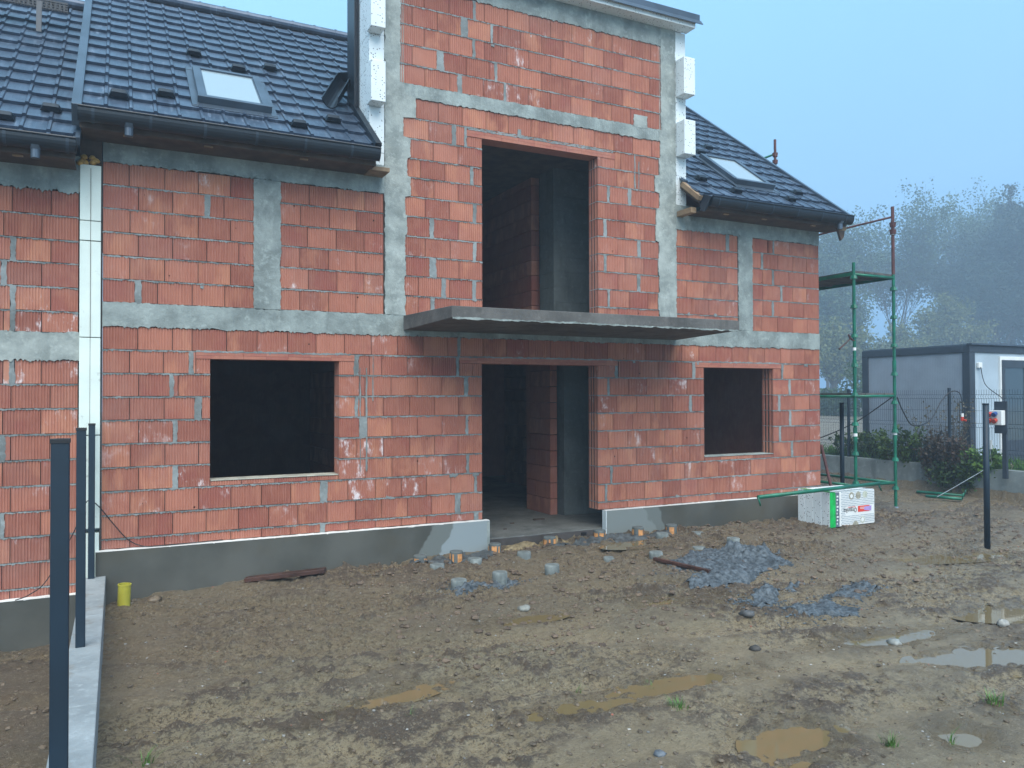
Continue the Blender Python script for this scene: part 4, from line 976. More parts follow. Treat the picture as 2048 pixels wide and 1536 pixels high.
# yellow pipe, planks
m = MB(); n = 28; vs = []; rr = .060; z0 = gz(.06, -.36) - .05
prof = [(.060, 0), (.060, .235), (.064, .236), (.064, .250), (.054, .250), (.054, .02)]
m.lathe((.06, -.36, z0), prof[:5] + [(.054, .05)], n); o = m.build('drain_pipe', YELLOW, origin=(.06, -.36, z0)); o.rotation_euler = (.03, .04, 0)
tag(o, 'short yellow plastic pipe stub standing in the mud by the plinth', 'pipe')
def plank(p, q, w, h, mat, name, lab, cat='plank'):
    p = Vector(p); q = Vector(q); L = (q - p).length; m = MB(); m.box(0, L, -w / 2, w / 2, 0, h); o = m.build(name, mat, bevel=.004); o.location = p
    o.rotation_euler = (0, -math.atan2(q.z - p.z, math.hypot(q.x - p.x, q.y - p.y)), math.atan2(q.y - p.y, q.x - p.x)); return tag(o, lab, cat)
plank((1.28, -.16, gz(1.28, -.16) + .0), (2.08, -.52, gz(2.08, -.52) + .01), .12, .045, PLANKR, 'timber_plank', 'wet dark brown board lying at the foot of the left plinth')
plank((5.78, -1.60, gz(5.78, -1.6) + .02), (5.98, -2.36, gz(5.98, -2.36) + .02), .05, .035, PLANKR, 'timber_batten', 'reddish brown batten edging the grey sand heap')

# ------------------------------------------------------------------ foam package
pk = empty('foam_package', (9.35, -1.08, .15), 'wrapped pack of white insulation boards lying on the mud by the house corner', 'package')
L_, W_, H_ = .98, .60, .52
def pkobj(m, nm, mat, bevel=0, par=None): 
    o = m.build(nm, mat, None, bevel=bevel); o.parent = par or pk; return o
m = MB()
for k in range(4): m.box(0, L_ - .001 * k, .15 * k + .001, .15 * (k + 1) - .001, 0, H_ - rnd.uniform(0, .003))
pkobj(m, 'foam_boards', EPS, .012)
m = MB(); m.box(.20, L_ - .01, -.0045, -.0015, .01, H_ - .01); wr = pkobj(m, 'wrapper', WHITEP)
m = MB(); m.box(.0, .115, -.0055, -.0025, .004, H_ - .004); m.box(.0, .115, -.003, .55, H_ + .0005, H_ + .003); m.box(.0, .115, -.0063, -.0055, .122, .125); pkobj(m, 'green_band', GREENF)
m = MB(); m.box(.118, .197, -.0052, -.0022, .006, H_ - .006); pkobj(m, 'grey_band', GREYF)
m = MB()
for i in range(26):
    for j in range(19):
        x = .235 + i * .029 + (j % 2) * .0145; z = .035 + j * .026
        if x > L_ - .03 or .16 < z < .285 and .32 < x: continue
        m.box(x, x + .015, -.0062, -.0046, z, z + .012)
pkobj(m, 'printed_dots', simple('grey_blue_print', (.16, .24, .30), .6, 0, 0, 5, 0), par=wr)
def disc(m, cx, cz, r, y, half=False, n=24):
    pts = [(cx + r * math.cos((math.pi if half else 2 * math.pi) * k / (n - (1 if half else 0))), y, cz + r * math.sin((math.pi if half else 2 * math.pi) * k / (n - (1 if half else 0)))) for k in range(n)]
    m.add(pts, [tuple(range(n))])
BEI = simple('board_print_beige', (.33, .31, .24), .6, 0, .25, 20, 0); BEI2 = simple('board_print_pale', (.50, .52, .42), .6, 0, .15, 20, 0)
m = MB(); disc(m, .46, .445, .055, -.0068); disc(m, .61, .445, .055, -.0068); disc(m, .545, .004, .062, -.0068, True); pkobj(m, 'printed_discs', BEI, par=wr)
m = MB(); disc(m, .76, .45, .052, -.0068); disc(m, .70, .075, .05, -.0068); pkobj(m, 'printed_pale_discs', BEI2, par=wr)
m = MB(); disc(m, .46, .44, .03, -.0075); disc(m, .70, .075, .032, -.0075); pkobj(m, 'printed_rings', WHITEP, par=wr)
m = MB(); m.box(.60, .86, -.0072, -.006, .195, .285); pkobj(m, 'red_field', REDI, par=wr)
m = MB(); m.add([(.73, -.0085, .215), (.895, -.0085, .20), (.90, -.0085, .275), (.74, -.0085, .265)], [(0, 1, 2, 3)]); pkobj(m, 'purple_sticker', PURPLE, par=wr)
m = MB()
for k in range(9): a = .14 + .05 * k; m.box(.14, .155 + .012 * (k % 3), -.0064, -.0052, a - .1, a - .075)
pkobj(m, 'band_print', WHITEP)
def text(s, size, x, z, mat, flip=True, nm='printed_word', sx=1.):
    cu = bpy.data.curves.new(nm, 'FONT'); cu.body = s; cu.size = size; cu.extrude = .0004; cu.align_x = 'LEFT'; cu.resolution_u = 3
    o = bpy.data.objects.new(nm + '_src', cu); COL.objects.link(o); dg = bpy.context.evaluated_depsgraph_get(); me = bpy.data.meshes.new_from_object(o.evaluated_get(dg)); bpy.data.objects.remove(o)
    me.transform(Matrix.Diagonal((sx, 1, 1, 1))); me.materials.clear(); me.materials.append(mat)
    t = bpy.data.objects.new(nm, me); COL.objects.link(t); t.parent = wr
    t.rotation_euler = (R(90), R(180) if flip else 0, 0); t.location = (x, -.0080, z); return t
text('Organika', .095, .575, .262, BLACKI, sx=.83)
text('lepszy wybor', .032, .545, .285, REDI, sx=1.)
text('Termo', .075, .855, .268, WHITEP, sx=1.)
pk.rotation_euler.z = .02
for ch in pk.children: pass

# ------------------------------------------------------------------ green handrail tube resting on the package
m = MB(); a = Vector((7.86, -1.18, .705)); b = Vector((10.52, -1.00, .735)); m.tube([a, b], .028, 14); m.tube([a + Vector((-.0, 0, 0)), a + Vector((.03, -.01, -.12))], .012, 8); m.tube([b + Vector((-.03, 0, 0)), b + Vector((.03, -.01, -.11))], .012, 8)
o = m.build('guard_rail_tube', GREEN, smooth=True, origin=a); tag(o, 'long green steel rail lying across the top of the foam package', 'rail')

# ------------------------------------------------------------------ scaffold
sc = empty('scaffold', (11.7, 1.4, .08), 'green and red tube scaffold with plank decks at the right gable', 'scaffold')
def upright(x, y, z0, zs, z1, red=True):
    m = MB(); m.tube([(x, y, z0), (x, y, zs)], .027, 12); z = zs - .25
    while z > z0 + .3: m.tube([(x, y, z - .03), (x, y, z + .03)], [.062, .044], 8); z -= .5
    for q in (2.45, 1.3): m.tube([(x, y, q), (x, y, q + .25)], .034, 10)
    o = m.build('upright', GREEN, sc)
    w = MB(); w.tube([(x, y, 1.40), (x, y, 1.45)], .036, 10); w.tube([(x, y, 2.86), (x, y, 2.91)], .029, 10) if x < 11.5 else None
    w.build('white_mark', WHITEP, o)
    if z1 > zs:
        m = MB(); m.tube([(x, y, zs), (x, y, z1)], .028, 12)
        for q in (zs + .75, z1 - .32): m.tube([(x, y, q - .04), (x, y, q + .04)], [.048, .058], 8)
        o = m.build('extension_tube', REDP, sc)
        w = MB(); w.tube([(x, y, (zs + z1) / 2 + .1), (x, y, (zs + z1) / 2 + .13)], .030, 10); w.build('white_mark', WHITEP, o)
    return o
zg = .05
upright(11.2, 0, zg, 4.36, 4.36); upright(12.2, 0, zg + .1, 4.22, 5.42)
upright(11.2, 2.75, zg, 6.2, 6.4); upright(12.2, 2.75, zg, 6.2, 7.42); upright(12.2, 5.5, zg, 6.2, 7.42); upright(11.2, 5.5, zg, 6.2, 6.4)
m = MB(); m.tube([(12.2, 0, .02), (12.2, 0, .2)], .017, 8); m.box(12.13, 12.27, -.07, .07, .035, .045); m.tube([(12.15, 0, .12), (12.25, 0, .12)], .02, 8); m.build('base_jack', STEEL, sc)
def led(name, a, b, r=.024, mat=GREEN): m = MB(); m.tube([a, b], r, 10); m.build(name, mat, sc, smooth=True)
for z in (.56, 2.08, 4.16):
    for y in (0, 2.75, 5.5): led('transom', (11.2, y, z), (12.2, y, z))
    for x in (11.2, 12.2):
        if z < 3: led('ledger', (x, 0, z), (x, 2.75, z)); led('ledger', (x, 2.75, z), (x, 5.5, z))
led('ledger', (12.2, 2.75, 6.1), (11.2, 2.75, 6.1)); led('guard_rail', (12.2, 0, 5.24), (12.2, 2.75, 5.22), .018, REDP); led('guard_rail', (12.2, 2.75, 7.12), (12.2, 5.5, 7.12), .022)
for z, ymax in ((4.19, 5.5), (2.10, 5.5)):
    for k in range(4):
        m = MB(); x0 = 11.23 + k * .24; m.box(x0, x0 + .232, .0 + rnd.uniform(-.01, .02), ymax, z, z + .035)
        for y in np.arange(.4, 5, .45): m.box(x0, x0 + .232, y, y + .05, z - .02, z - .001)
        m.build('deck_plank', WOODG, sc)
m = MB(); m.box(12.195, 12.225, .02, 5.5, 4.14, 4.20); m.box(11.185, 11.2, .02, 5.5, 4.14, 4.20); m.build('deck_frame', GREEN, sc)
m = MB(); m.tube([(10.80, .37, 1.25), (10.80, .02, .05)], .026, 10); o = m.build('steel_prop', REDP, origin=(10.8, .02, .05)); tag(o, 'red brown steel prop leaning against the gable corner', 'prop')
# hammer hooked on the scaffold
hm = empty('hammer', (11.03, -.045, 3.0), 'hammer with brown handle hooked on the inner scaffold upright', 'hammer')
m = MB(); m.tube([(11.06, -.045, 3.06), (10.96, -.045, 2.99), (10.78, -.045, 2.87)], [.010, .012, .016], 8); m.build('handle', PLANKR, hm)
m = MB(); m.tube([(11.005, -.045, 3.12), (11.05, -.045, 3.06), (11.10, -.045, 3.03), (11.16, -.045, 3.02)], [.016, .018, .014, .005], 8); m.build('head', REDP, hm)
for (a, b, lab) in (((14.29, .92), (14.48, .30), 'shorter green tube lying on the mud before the retaining wall'), ((14.75, 1.45), (15.0, .6), 'longer green tube lying right against the retaining wall')):
    m = MB(); m.tube([(a[0], a[1], .10), (b[0], b[1], .10)], .03, 10); m.tube([(b[0], b[1], .1), (b[0] + .02, b[1] - .02, .22)], .014, 8); o = m.build('steel_tube', GREEN, smooth=True, origin=(a[0], a[1], .1)); tag(o, lab, 'tube', 'loose green tubes on the mud')

# ------------------------------------------------------------------ cables
def cat_curve(pts, seg=10):
    out = []; P = [Vector(p) for p in pts]
    for i in range(len(P) - 1):
        p0 = P[max(i - 1, 0)]; p1 = P[i]; p2 = P[i + 1]; p3 = P[min(i + 2, len(P) - 1)]
        for k in range(seg): t = k / seg; out.append(.5 * ((2 * p1) + (p2 - p0) * t + (2 * p0 - 5 * p1 + 4 * p2 - p3) * t * t + (3 * p1 - p0 - 3 * p2 + p3) * t ** 3))
    return out + [P[-1]]
def cable(pts, r, lab, name='cable', mat=CABLE):
    m = MB(); m.tube(cat_curve(pts), r, 6); o = m.build(name, mat, smooth=True, origin=pts[0]); tag(o, lab, 'cable'); return o
cable([(-.9, -.13, .10), (-.78, -.125, .14), (-.63, -.12, .27), (-.41, -.12, .70), (-.33, -.11, .92), (-.27, -.10, 1.04), (-.18, -.07, .98), (-.04, -.04, .78), (.10, -.03, .60), (.24, -.04, .52), (.41, -.07, .512), (.75, -.05, .512), (1.05, -.03, .515)], .0055, 'thin black cable looping over the kerb post from the left plinth to the right')
cable([(11.0, 1.9, 1.0), (11.6, 1.3, 1.25), (11.9, .6, 1.6), (12.2, .05, 2.06)], .010, 'black power cable rising from the gable to the scaffold deck')
cable([(12.24, -.02, 2.06), (12.7, .2, 1.78), (13.5, .6, 1.52), (14.2, .75, 1.60), (14.6, .78, 1.98), (14.85, .75, 2.16), (14.97, .66, 2.14), (15.0, .62, 1.95), (15.0, .62, 1.72)], .011, 'black power cable sagging from the scaffold to the mesh fence plug')
so = empty('cable_plug', (15.0, .62, 1.6), 'red and white industrial plug hanging on the mesh fence', 'plug')
m = MB(); m.tube([(15.0, .62, 1.73), (15.0, .62, 1.66)], .025, 12); m.build('collar', WHITEP, so); m = MB(); m.tube([(15.0, .62, 1.66), (14.99, .62, 1.58)], .03, 12); m.tube([(15.0, .60, 1.60), (15.0, .54, 1.59)], .02, 10); m.build('body', REDPL, so)

# ------------------------------------------------------------------ retaining wall, mesh fence, power board
m = MB()
for k in range(7): m.box(15.2, 15.42, -9 + k * 2.5, -6.505 + k * 2.5, -.3, .655 + rnd.uniform(-.004, .004))
o = m.build('retaining_wall', WALLC, bevel=.006, origin=(15.3, 0, 0)); tag(o, 'long grey concrete retaining wall below the mesh fence', 'wall')
mf = empty('mesh_fence', (15.3, 0, .65), 'dark welded mesh fence standing on the retaining wall', 'fence')
y = -8.9
while y < 8.4:
    m = MB(); m.box(15.28, 15.34, y - .02, y + .02, .64, 2.24); m.build('post', ANTH, mf)
    m = MB(); folds = {.82: 0, 1.32: 1, 2.10: 1}
    zs = [.68, .95, .99, 1.03, 1.45, 1.49, 1.53, 2.02, 2.06, 2.10, 2.20]; off = [0, 0, -.035, 0, 0, -.035, 0, 0, -.035, 0, 0]
    yy = y + .05
    while yy < y + 2.48:
        for a in range(len(zs) - 1):
            w = .0028; x1, x2 = 15.27 + off[a], 15.27 + off[a + 1]
            m.add([(x1, yy - w, zs[a]), (x1, yy + w, zs[a]), (x2, yy + w, zs[a + 1]), (x2, yy - w, zs[a + 1]), (x1 + .005, yy, zs[a]), (x2 + .005, yy, zs[a + 1])], [(0, 1, 2, 3), (1, 4, 5, 2), (4, 0, 3, 5)])
        yy += .05
    for z in (.70, .95, 1.03, 1.45, 1.53, 1.78, 2.02, 2.10): m.box(15.262, 15.270, y + .02, y + 2.48, z - .003, z + .003)
    m.build('mesh_panel', ANTH, mf); y += 2.5
pb = empty('power_board', (15.1, -.12, .65), 'white socket box with red sockets on a dark board post', 'power box')
m = MB(); m.box(15.06, 15.12, -.20, -.12, .5, 1.95); m.build('post', CONTD, pb)
m = MB(); m.box(15.03, 15.055, -.24, .0, 1.36, 1.97); m.build('back_board', CONTD, pb)
m = MB(); m.box(14.91, 15.028, -.21, .03, 1.52, 1.80); m.build('box', WHITEP, pb, bevel=.01)
for (y, z, mt) in ((.0, 1.74, REDPL), (-.1, 1.745, BLUEPL), (.0, 1.62, REDPL), (-.1, 1.62, REDPL)):
    m = MB(); m.tube([(14.91, y, z), (14.84, y, z - .03)], [.04, .045], 12); m.build('socket', mt, pb)
m = MB(); m.box(15.03, 15.055, .06, .12, 1.05, 1.22); o = m.build('meter_box', WHITEP, origin=(15.04, .09, 1.1)); tag(o, 'small white box hanging on the mesh fence beside the round post', 'box')
cable([(14.9, .03, 1.55), (14.92, .035, 1.2), (14.95, .03, .9), (15.0, .1, .72), (14.6, .45, .35), (14.3, .7, .10)], .007, 'thin grey lead dropping from the white socket box over the retaining wall', mat=STEEL)

# ------------------------------------------------------------------ site container
ct = empty('site_container', (18, 2.7, .6), 'grey site office container with dark frame behind the mesh fence', 'container')
X0, Y0, Y1, ZB, ZT = 16.45, 1.40, 4.15, .62, 3.18; X1 = 22.4
m = MB(); m.box(X0 + .03, X0 + .06, Y0 + .1, Y1 - .1, ZB, ZT - .1)
for k in range(60): m.box(X0 + .027, X0 + .0295, Y0 + .15 + k * .04, Y0 + .163 + k * .04, ZB + .2, ZT - .2) if Y0 + .2 + k * .04 < Y1 - .15 else None
m.build('end_wall', CONTW, ct)
m = MB(); m.box(X0 + .1, X0 + 1.06, Y0 + .03, Y0 + .06, ZB, ZT - .1); m.box(X0 + 1.06, X0 + 2.10, Y0 + .03, Y0 + .06, 2.95, ZT - .1); m.box(X0 + 2.10, X1, Y0 + .03, Y0 + .06, ZB, ZT - .1); m.box(X0 + .1, X1, Y1 - .06, Y1 - .03, ZB, ZT - .1); m.box(X1 - .06, X1 - .03, Y0, Y1, ZB, ZT)
m.build('front_wall', CONTL, ct)
m = MB()
for (a, b) in ((X0, Y0), (X0, Y1 - .17), (X1 - .15, Y0), (X1 - .15, Y1 - .17)): m.box(a, a + .19, b, b + .17, ZB - .1, ZT - .16)
m.box(X0 - .004, X1, Y0 - .004, Y0 + .16, ZT - .16, ZT); m.box(X0 - .004, X0 + .16, Y0 + .16, Y1, ZT - .16, ZT); m.box(X0, X1, Y1 - .16, Y1 + .003, ZT - .16, ZT); m.box(X0 - .004, X1, Y0 - .003, Y0 + .12, ZB - .1, ZB + .06); m.box(X0 - .003, X0 + .12, Y0 + .12, Y1, ZB - .1, ZB + .06)
m.build('frame', CONTD, ct, bevel=.01)
m = MB(); m.box(X0 + .02, X1 - .02, Y0 + .02, Y1 - .02, ZT - .05, ZT + .02); m.box(X0 - .02, X1, Y0 - .06, Y0 + .05, ZT + .002, ZT + .035); m.build('roof', FLASH, ct)
dr = empty('door', (X0 + 1.1, Y0, 1.6), parent=None); dr.parent = ct; dr.matrix_parent_inverse = Matrix.Translation(-Vector(ct.location))
m = MB()
for (a, b, c, d) in ((X0 + 1.06, X0 + 1.11, ZB, 2.95), (X0 + 2.05, X0 + 2.10, ZB, 2.95), (X0 + 1.11, X0 + 2.05, 2.87, 2.95)): m.box(a, b, Y0 - .01, Y0 + .05, c, d)
m.build('door_trim', WHITEP, dr)
m = MB()
for (a, b, c, d) in ((X0 + 1.11, X0 + 1.22, ZB, 2.87), (X0 + 1.94, X0 + 2.05, ZB, 2.87), (X0 + 1.22, X0 + 1.94, 2.7, 2.87), (X0 + 1.22, X0 + 1.94, ZB, 1.08)): m.box(a, b, Y0 - .02, Y0 + .04, c, d)
m.build('door_frame', CONTD, dr)
m = MB(); m.box(X0 + 1.22, X0 + 1.94, Y0, Y0 + .02, 1.08, 2.7); m.build('pane', DGLASS, dr)
m = MB(); m.box(X0 + .27, X0 + .40, Y0 - .03, Y0 + .03, 2.68, 2.80); m.build('lamp', WHITEP, ct, bevel=.01)
cable([(X0 + .33, Y0 - .03, 2.70), (X0 + .40, Y0 - .1, 2.3), (X0 + .1, Y0 - .7, 1.95), (15.0, -.0, 1.80)], .009, 'grey lead hanging from the container lamp down to the socket box')

# ------------------------------------------------------------------ vegetation
def leaf_mat(name, a, b):
    m = NT(name); ob = m.n('ShaderNodeAttribute', attribute_name='tone'); s = m.n('ShaderNodeSeparateColor'); m.l(ob.outputs['Color'], s.inputs[0])
    c = m.mix(s.outputs[0], a, b); m.set(c, .6, 0, .3)
    tr = m.n('ShaderNodeBsdfTranslucent'); m.l(c, tr.inputs[0]); mx = m.n('ShaderNodeMixShader'); mx.inputs[0].default_value = .25
    m.l(m.p.outputs[0], mx.inputs[1]); m.l(tr.outputs[0], mx.inputs[2]); m.l(mx.outputs[0], m.t.nodes['Material Output'].inputs[0]); return m.m
LEAF = leaf_mat('leaf', (.06, .105, .055), (.12, .17, .09)); LEAFY = leaf_mat('yellowing_leaf', (.10, .13, .05), (.19, .20, .08)); LEAFD = leaf_mat('dark_leaf', (.03, .055, .045), (.06, .09, .065))
BARK = simple('bark', (.075, .065, .055), .9, 0, .3, 3, .3, 20); SHRUBL = leaf_mat('shrub_leaf', (.025, .05, .015), (.085, .14, .035)); SHRUBR = leaf_mat('russet_leaf', (.04, .045, .025), (.10, .065, .05))
def leafquad(V, F, p, s, n=None):
    a = nr.normal(size=3); a /= np.linalg.norm(a); b = np.cross(a, nr.normal(size=3)); b /= np.linalg.norm(b); b = b * s; a = a * s * .62
    k = len(V); V += [tuple(p - a - b * .2), tuple(p + b), tuple(p + a - b * .2), tuple(p - b)]; F.append((k, k + 1, k + 2, k + 3))
def tree(name, lab, base, H, spread, seed, leaf=LEAF, trunk_h=.35, levels=4, lsize=.16, nleaf=26, clump=.6, lean=0., tr=.2, group='trees fading in the mist', cat='tree'):
    rg = random.Random(seed); t = empty(name, base, lab, cat, group); B = MB(); tips = []
    def grow(p, d, L, r, lv):
        q = p; pts = [p]; rs = [r]; n = 4
        for i in range(n):
            d = (d + Vector((rg.uniform(-1, 1), rg.uniform(-1, 1), rg.uniform(-.4, .9))) * .13).normalized(); q = q + d * (L / n); pts.append(q); rs.append(r * (1 - .45 * (i + 1) / n))
        B.tube(pts, rs, 6 if lv < 2 else 4, cap=False)
        if lv >= levels: tips.append(q); tips.append(pts[2]); return
        nb_ = rg.choice([3, 4]) if lv else rg.choice([4, 5])
        for k in range(nb_):
            f = rg.uniform(.45, 1.0) if lv else rg.uniform(.75, 1.0); i = min(n, max(1, int(f * n))); st = pts[i]; an = rg.uniform(0, 6.28); out = Vector((math.cos(an), math.sin(an), 0)) * spread
            nd = (d * .8 + out * rg.uniform(.5, 1.0) + Vector((0, 0, rg.uniform(-.1, .35)))).normalized()
            grow(st, nd, L * rg.uniform(.6, .85), rs[i] * .62, lv + 1)
        if lv: grow(q, d, L * .7, rs[-1] * .9, lv + 1)
        else: grow(q, d, L * .8, rs[-1], 1)
    L0 = H * trunk_h; grow(Vector(base), Vector((lean, 0, 1)).normalized(), L0, tr, 0)
    # scale so the crown reaches H
    zt = max(p.z for p in tips) - base[2]; k = H / zt
    def sc_(p): return Vector((base[0] + (p[0] - base[0]) * k, base[1] + (p[1] - base[1]) * k, base[2] + (p[2] - base[2]) * k))
    B.v = [tuple(sc_(p)) for p in B.v]; tips = [sc_(p) for p in tips]
    B.build('trunk', BARK, t, smooth=True)
    V = []; F = []; T = []
    for p in tips:
        if rg.random() < .22: continue
        tn = min(1, max(0, rg.gauss(.5, .25))); m_ = int(nleaf * rg.uniform(.4, 1.4))
        for _ in range(m_):
            q = np.array(p) + np.clip(nr.normal(size=3), -1.5, 1.5) * clump * np.array([1, 1, .75]); leafquad(V, F, q, lsize * rg.uniform(.6, 1.3)); T.append((min(1, max(0, tn + rg.uniform(-.2, .2))), 0, 0, 1))
    c = MB(); c.v = V; c.f = F; c.t = T; c.build('crown', leaf, t, tone=True)
    return t
GZ = .4
def far_at(px, depth):      # where the line of sight through that picture column stands on the ground, depth metres ahead
    yw = .4654; q = (px - 1024) / 1570 * depth
    return (depth * math.sin(yw) + q * math.cos(yw), -9.31 + depth * math.cos(yw) - q * math.sin(yw), GZ)
def far_h(py, depth): return (2.1 + (801 - py) / 1570 * depth) - GZ
for (px, dep, top, sp_, sd, lf, th, lv, nl, cl, lab) in (
    (1727, 88, 425, .50, 3, LEAF, .50, 4, 26, .55, 'pale trunked tree rising behind the scaffold, its stem bare above the container'),
    (1797, 92, 385, .52, 8, LEAF, .50, 4, 26, .55, 'tall slender forked tree right of the outer scaffold upright'),
    (1905, 96, 372, .50, 15, LEAF, .36, 4, 34, .65, 'tall tree with a ragged pointed top left of the dark conifer'),
    (1885, 80, 600, .85, 21, LEAFY, .30, 3, 80, .6, 'yellowing low tree between the tall trees above the container roof'),
    (1655, 84, 540, .55, 29, LEAF, .45, 4, 20, .5, 'light green tree half hidden by the house gable below the gutter'),
    (1668, 66, 655, .75, 33, LEAFY, .25, 3, 80, .5, 'small yellowish tree low behind the inner scaffold upright'),
    (1985, 84, 470, .60, 41, LEAFD, .25, 4, 50, .8, 'dark dense tree filling the gap before the spruce'),
    (2075, 84, 430, .60, 47, LEAFD, .25, 4, 56, .85, 'dark tree mostly outside the right picture edge'),
    (1805, 74, 655, .8, 53, LEAFY, .2, 3, 80, .5, 'light green bushy tree directly behind the container left end')):
    tree('broadleaf_tree', lab, far_at(px, dep * 1.25), far_h(top, dep * 1.25), sp_, sd, lf, trunk_h=th, levels=lv, nleaf=nl, clump=cl * 1.25, lsize=.19, tr=.38)
# conifer
def conifer(base, H, lab):
    t = empty('conifer_tree', base, lab, 'tree', 'trees fading in the mist'); B = MB(); b = Vector(base); B.tube([b, b + Vector((0, 0, H))], [.4, .05], 8)
    V = []; F = []; T = []; z = 1.5
    while z < H:
        w = (H - z) * .28 + .6; n = 9
        for k in range(n):
            a = rnd.uniform(0, 6.28); e = Vector((math.cos(a) * w, math.sin(a) * w, -.12 * w if z < H - 2 else .5)); s = b + Vector((0, 0, z)); B.tube([s, s + e * .5 + Vector((0, 0, -.03)), s + e], [.03, .02, .01], 4)
            m_ = 60 if z < H - 2.4 else 6
            for _ in range(m_): f = rnd.random() ** .7; q = np.array(s + e * f) + nr.normal(size=3) * np.array([.36, .36, .3]); leafquad(V, F, q, .21 * rnd.uniform(.6, 1.4)); T.append((rnd.random(), 0, 0, 1))
        z += .62
    B.build('trunk', BARK, t); c = MB(); c.v = V; c.f = F; c.t = T; c.build('crown', LEAFD, t, tone=True)
conifer(far_at(2026, 108), far_h(385, 108), 'dark spruce with a bare forked tip at the right picture edge')
def shrub(x, y, z, rx, ry, rz, n, lab, mat=SHRUBL, ls=.035, name='shrub'):
    t = empty(name, (x, y, z), lab, 'shrub', 'shrubs along the retaining wall'); B = MB(); V = []; F = []; T = []
    stems = []
    for _ in range(26):
        a = rnd.uniform(0, 6.28); q = rnd.random() ** .6; e = Vector((x + rx * q * math.cos(a), y + ry * q * math.sin(a), z + rz * rnd.uniform(.35, 1.15))); s = Vector((x + rx * .3 * math.cos(a), y + ry * .5 * math.sin(a), z)); md = (s + e) / 2 + Vector((0, 0, .08)); B.tube([s, md, e], [.008, .006, .003], 4); stems.append((s, md, e, rnd.random()))
    for _ in range(n):
        s, md, e, tn = rnd.choice(stems); f = rnd.random() ** .6; p = s.lerp(md, f * 2) if f < .5 else md.lerp(e, f * 2 - 1); q = np.array(p) + nr.normal(size=3) * .055; leafquad(V, F, q, ls * rnd.uniform(.6, 1.5)); T.append((min(1, max(0, tn + rnd.uniform(-.25, .25))), 0, 0, 1))
    B.build('stems', BARK, t); c = MB(); c.v = V; c.f = F; c.t = T; c.build('foliage', mat, t, tone=True)
shrub(15.6, 3.6, .6, .35, .7, .55, 1500, 'low green shrub on the wall behind the inner scaffold upright')
shrub(15.35, 2.3, .6, .4, .6, .65, 1700, 'rounded shrub on the wall behind the outer scaffold upright')
shrub(15.25, 1.25, .30, .35, .7, .95, 2600, 'large russet shrub spilling over the retaining wall', SHRUBR)
shrub(15.15, .9, .2, .25, .6, .6, 1500, 'dark hanging shrub low against the retaining wall face', SHRUBL)
shrub(15.30, .42, .45, .3, .42, .55, 1900, 'bright green leafy shrub left of the lone round post', leaf_mat('fresh_leaf', (.06, .12, .02), (.14, .24, .05)))
shrub(15.8, 1.6, .6, .3, .8, 1.35, 700, 'tall wispy dry shrub against the container end wall', leaf_mat('dry_leaf', (.09, .08, .05), (.16, .14, .09)), .025)
m = MB()
for _ in range(2600):
    x = rnd.choice([rnd.uniform(15.43, 16.3), rnd.uniform(15.43, 15.7)]); y = rnd.uniform(-2.5, 5.5); z = .55; h = rnd.uniform(.08, .38); a = rnd.random() * 6.28; l = h * rnd.uniform(.2, .7); w = .006; dx, dy = math.cos(a), math.sin(a)
    m.add([(x - dy * w, y + dx * w, z), (x + dy * w, y - dx * w, z), (x + dx * l * .4, y + dy * l * .4, z + h * .6), (x + dx * l, y + dy * l, z + h)], [(0, 1, 2), (1, 3, 2)])
o = m.build('grass', GRASS); o['kind'] = 'stuff'

# far undergrowth seen beneath the trees
V = []; F = []; T = []
for _ in range(26000):
    y = nr.uniform(3, 40); x = 46 + nr.uniform(-1.5, 1.5) + .5 * (y - 10) * .2; h = 2.4 + 1.0 * math.sin(y * .7) + .8 * math.sin(y * 1.9 + 1)
    leafquad(V, F, np.array([x, y, GZ + h * nr.random_sample() ** .8]), .12 * nr.uniform(.6, 1.5)); T.append((nr.random_sample(), 0, 0, 1))
c = MB(); c.v = V; c.f = F; c.t = T; o = c.build('undergrowth', leaf_mat('undergrowth_leaf', (.04, .075, .025), (.10, .14, .045)), tone=True); o['kind'] = 'stuff'

# ------------------------------------------------------------------ haze
HZD = .0046
m = MB(); m.box(-92, 142, -48, 142, -1.8, 46); hz = m.build('haze', ANTH); hz['kind'] = 'stuff'
hm_ = bpy.data.materials.new('mist'); hm_.use_nodes = True; nt = hm_.node_tree; nt.nodes.clear()
out = nt.nodes.new('ShaderNodeOutputMaterial'); pv = nt.nodes.new('ShaderNodeVolumePrincipled'); pv.inputs['Color'].default_value = (.72, .86, 1, 1); pv.inputs['Density'].default_value = HZD; pv.inputs['Anisotropy'].default_value = .2
nt.links.new(pv.outputs[0], out.inputs['Volume']); hz.data.materials.clear(); hz.data.materials.append(hm_)

# ------------------------------------------------------------------ world, sun, camera
w = bpy.data.worlds.new('World'); scn.world = w; w.use_nodes = True; nt = w.node_tree; bg = nt.nodes['Background']
SUN_EL, SUN_ROT = 58, 205
sky = nt.nodes.new('ShaderNodeTexSky'); sky.sky_type = 'NISHITA'; sky.sun_disc = False; sky.sun_elevation = R(SUN_EL); sky.sun_rotation = R(SUN_ROT); sky.dust_density = 4; sky.air_density = 1.2
tc = nt.nodes.new('ShaderNodeTexCoord'); sp = nt.nodes.new('ShaderNodeSeparateXYZ'); nt.links.new(tc.outputs['Generated'], sp.inputs[0])
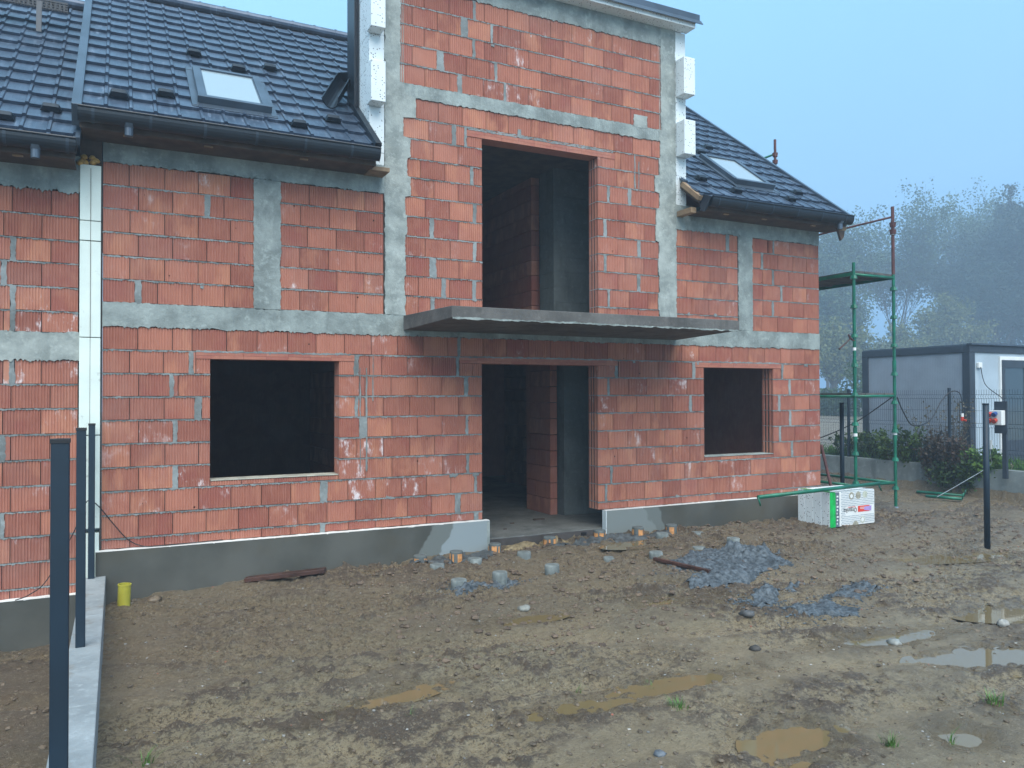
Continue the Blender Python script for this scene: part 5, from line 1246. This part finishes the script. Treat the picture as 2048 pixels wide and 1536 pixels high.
# overcast veil: one blue grey cloud deck, a little brighter overhead and towards the north west
mr = nt.nodes.new('ShaderNodeMapRange'); mr.inputs[1].default_value = 0.; mr.inputs[2].default_value = .45; nt.links.new(sp.outputs[2], mr.inputs[0])
cr = nt.nodes.new('ShaderNodeMix'); cr.data_type = 'RGBA'; nt.links.new(mr.outputs[0], cr.inputs[0]); cr.inputs[6].default_value = (1.85, 4.0, 6.9, 1); cr.inputs[7].default_value = (2.4, 5.3, 8.6, 1)
mr2 = nt.nodes.new('ShaderNodeMapRange'); mr2.inputs[1].default_value = .75; mr2.inputs[2].default_value = -.1; nt.links.new(sp.outputs[0], mr2.inputs[0])
cr2 = nt.nodes.new('ShaderNodeMix'); cr2.data_type = 'RGBA'; nt.links.new(mr2.outputs[0], cr2.inputs[0]); nt.links.new(cr.outputs[2], cr2.inputs[6]); cr2.inputs[7].default_value = (3.2, 6.6, 9.5, 1)
mx = nt.nodes.new('ShaderNodeMix'); mx.data_type = 'RGBA'; mx.inputs[0].default_value = .85; nt.links.new(sky.outputs[0], mx.inputs[6]); nt.links.new(cr2.outputs[2], mx.inputs[7])
nt.links.new(mx.outputs[2], bg.inputs[0]); bg.inputs[1].default_value = .05
ld = bpy.data.lights.new('sun', 'SUN'); ld.energy = 1.5; ld.angle = R(62); ld.color = (1, .95, .88); lo = bpy.data.objects.new('sun', ld); COL.objects.link(lo)
el, az = R(52), R(200)
dirv = Vector((math.sin(R(15)) * -1 * math.cos(el), -math.cos(R(15)) * math.cos(el), math.sin(el)))   # towards the sun: behind the camera, high
lo.rotation_euler = dirv.to_track_quat('Z', 'Y').to_euler(); lo.location = (0, -20, 30)
sky.sun_elevation = el; sky.sun_rotation = math.atan2(dirv.x, dirv.y)

cam = bpy.data.cameras.new('camera'); co = bpy.data.objects.new('camera', cam); COL.objects.link(co); scn.camera = co
cam.sensor_width = 36; cam.lens = 36 * 1570 / 2048; cam.clip_end = 1000; cam.clip_start = .05
yaw, pitch, roll = .4654, .0153, -.0034
f = Vector((math.sin(yaw) * math.cos(pitch), math.cos(yaw) * math.cos(pitch), math.sin(pitch))); r = Vector((math.cos(yaw), -math.sin(yaw), 0)); u = r.cross(f)
r2 = r * math.cos(roll) + u * math.sin(roll); u2 = u * math.cos(roll) - r * math.sin(roll)
M = Matrix((r2, u2, -f)).transposed().to_4x4(); M.translation = Vector((0, -9.3134, 2.1047)); co.matrix_world = M

scn.view_settings.view_transform = 'Standard'; scn.view_settings.look = 'None'; scn.view_settings.exposure = 1.75; scn.view_settings.gamma = 1
scn.cycles.max_bounces = 6; scn.cycles.diffuse_bounces = 2; scn.cycles.glossy_bounces = 3; scn.cycles.volume_bounces = 0; scn.cycles.use_denoising = True
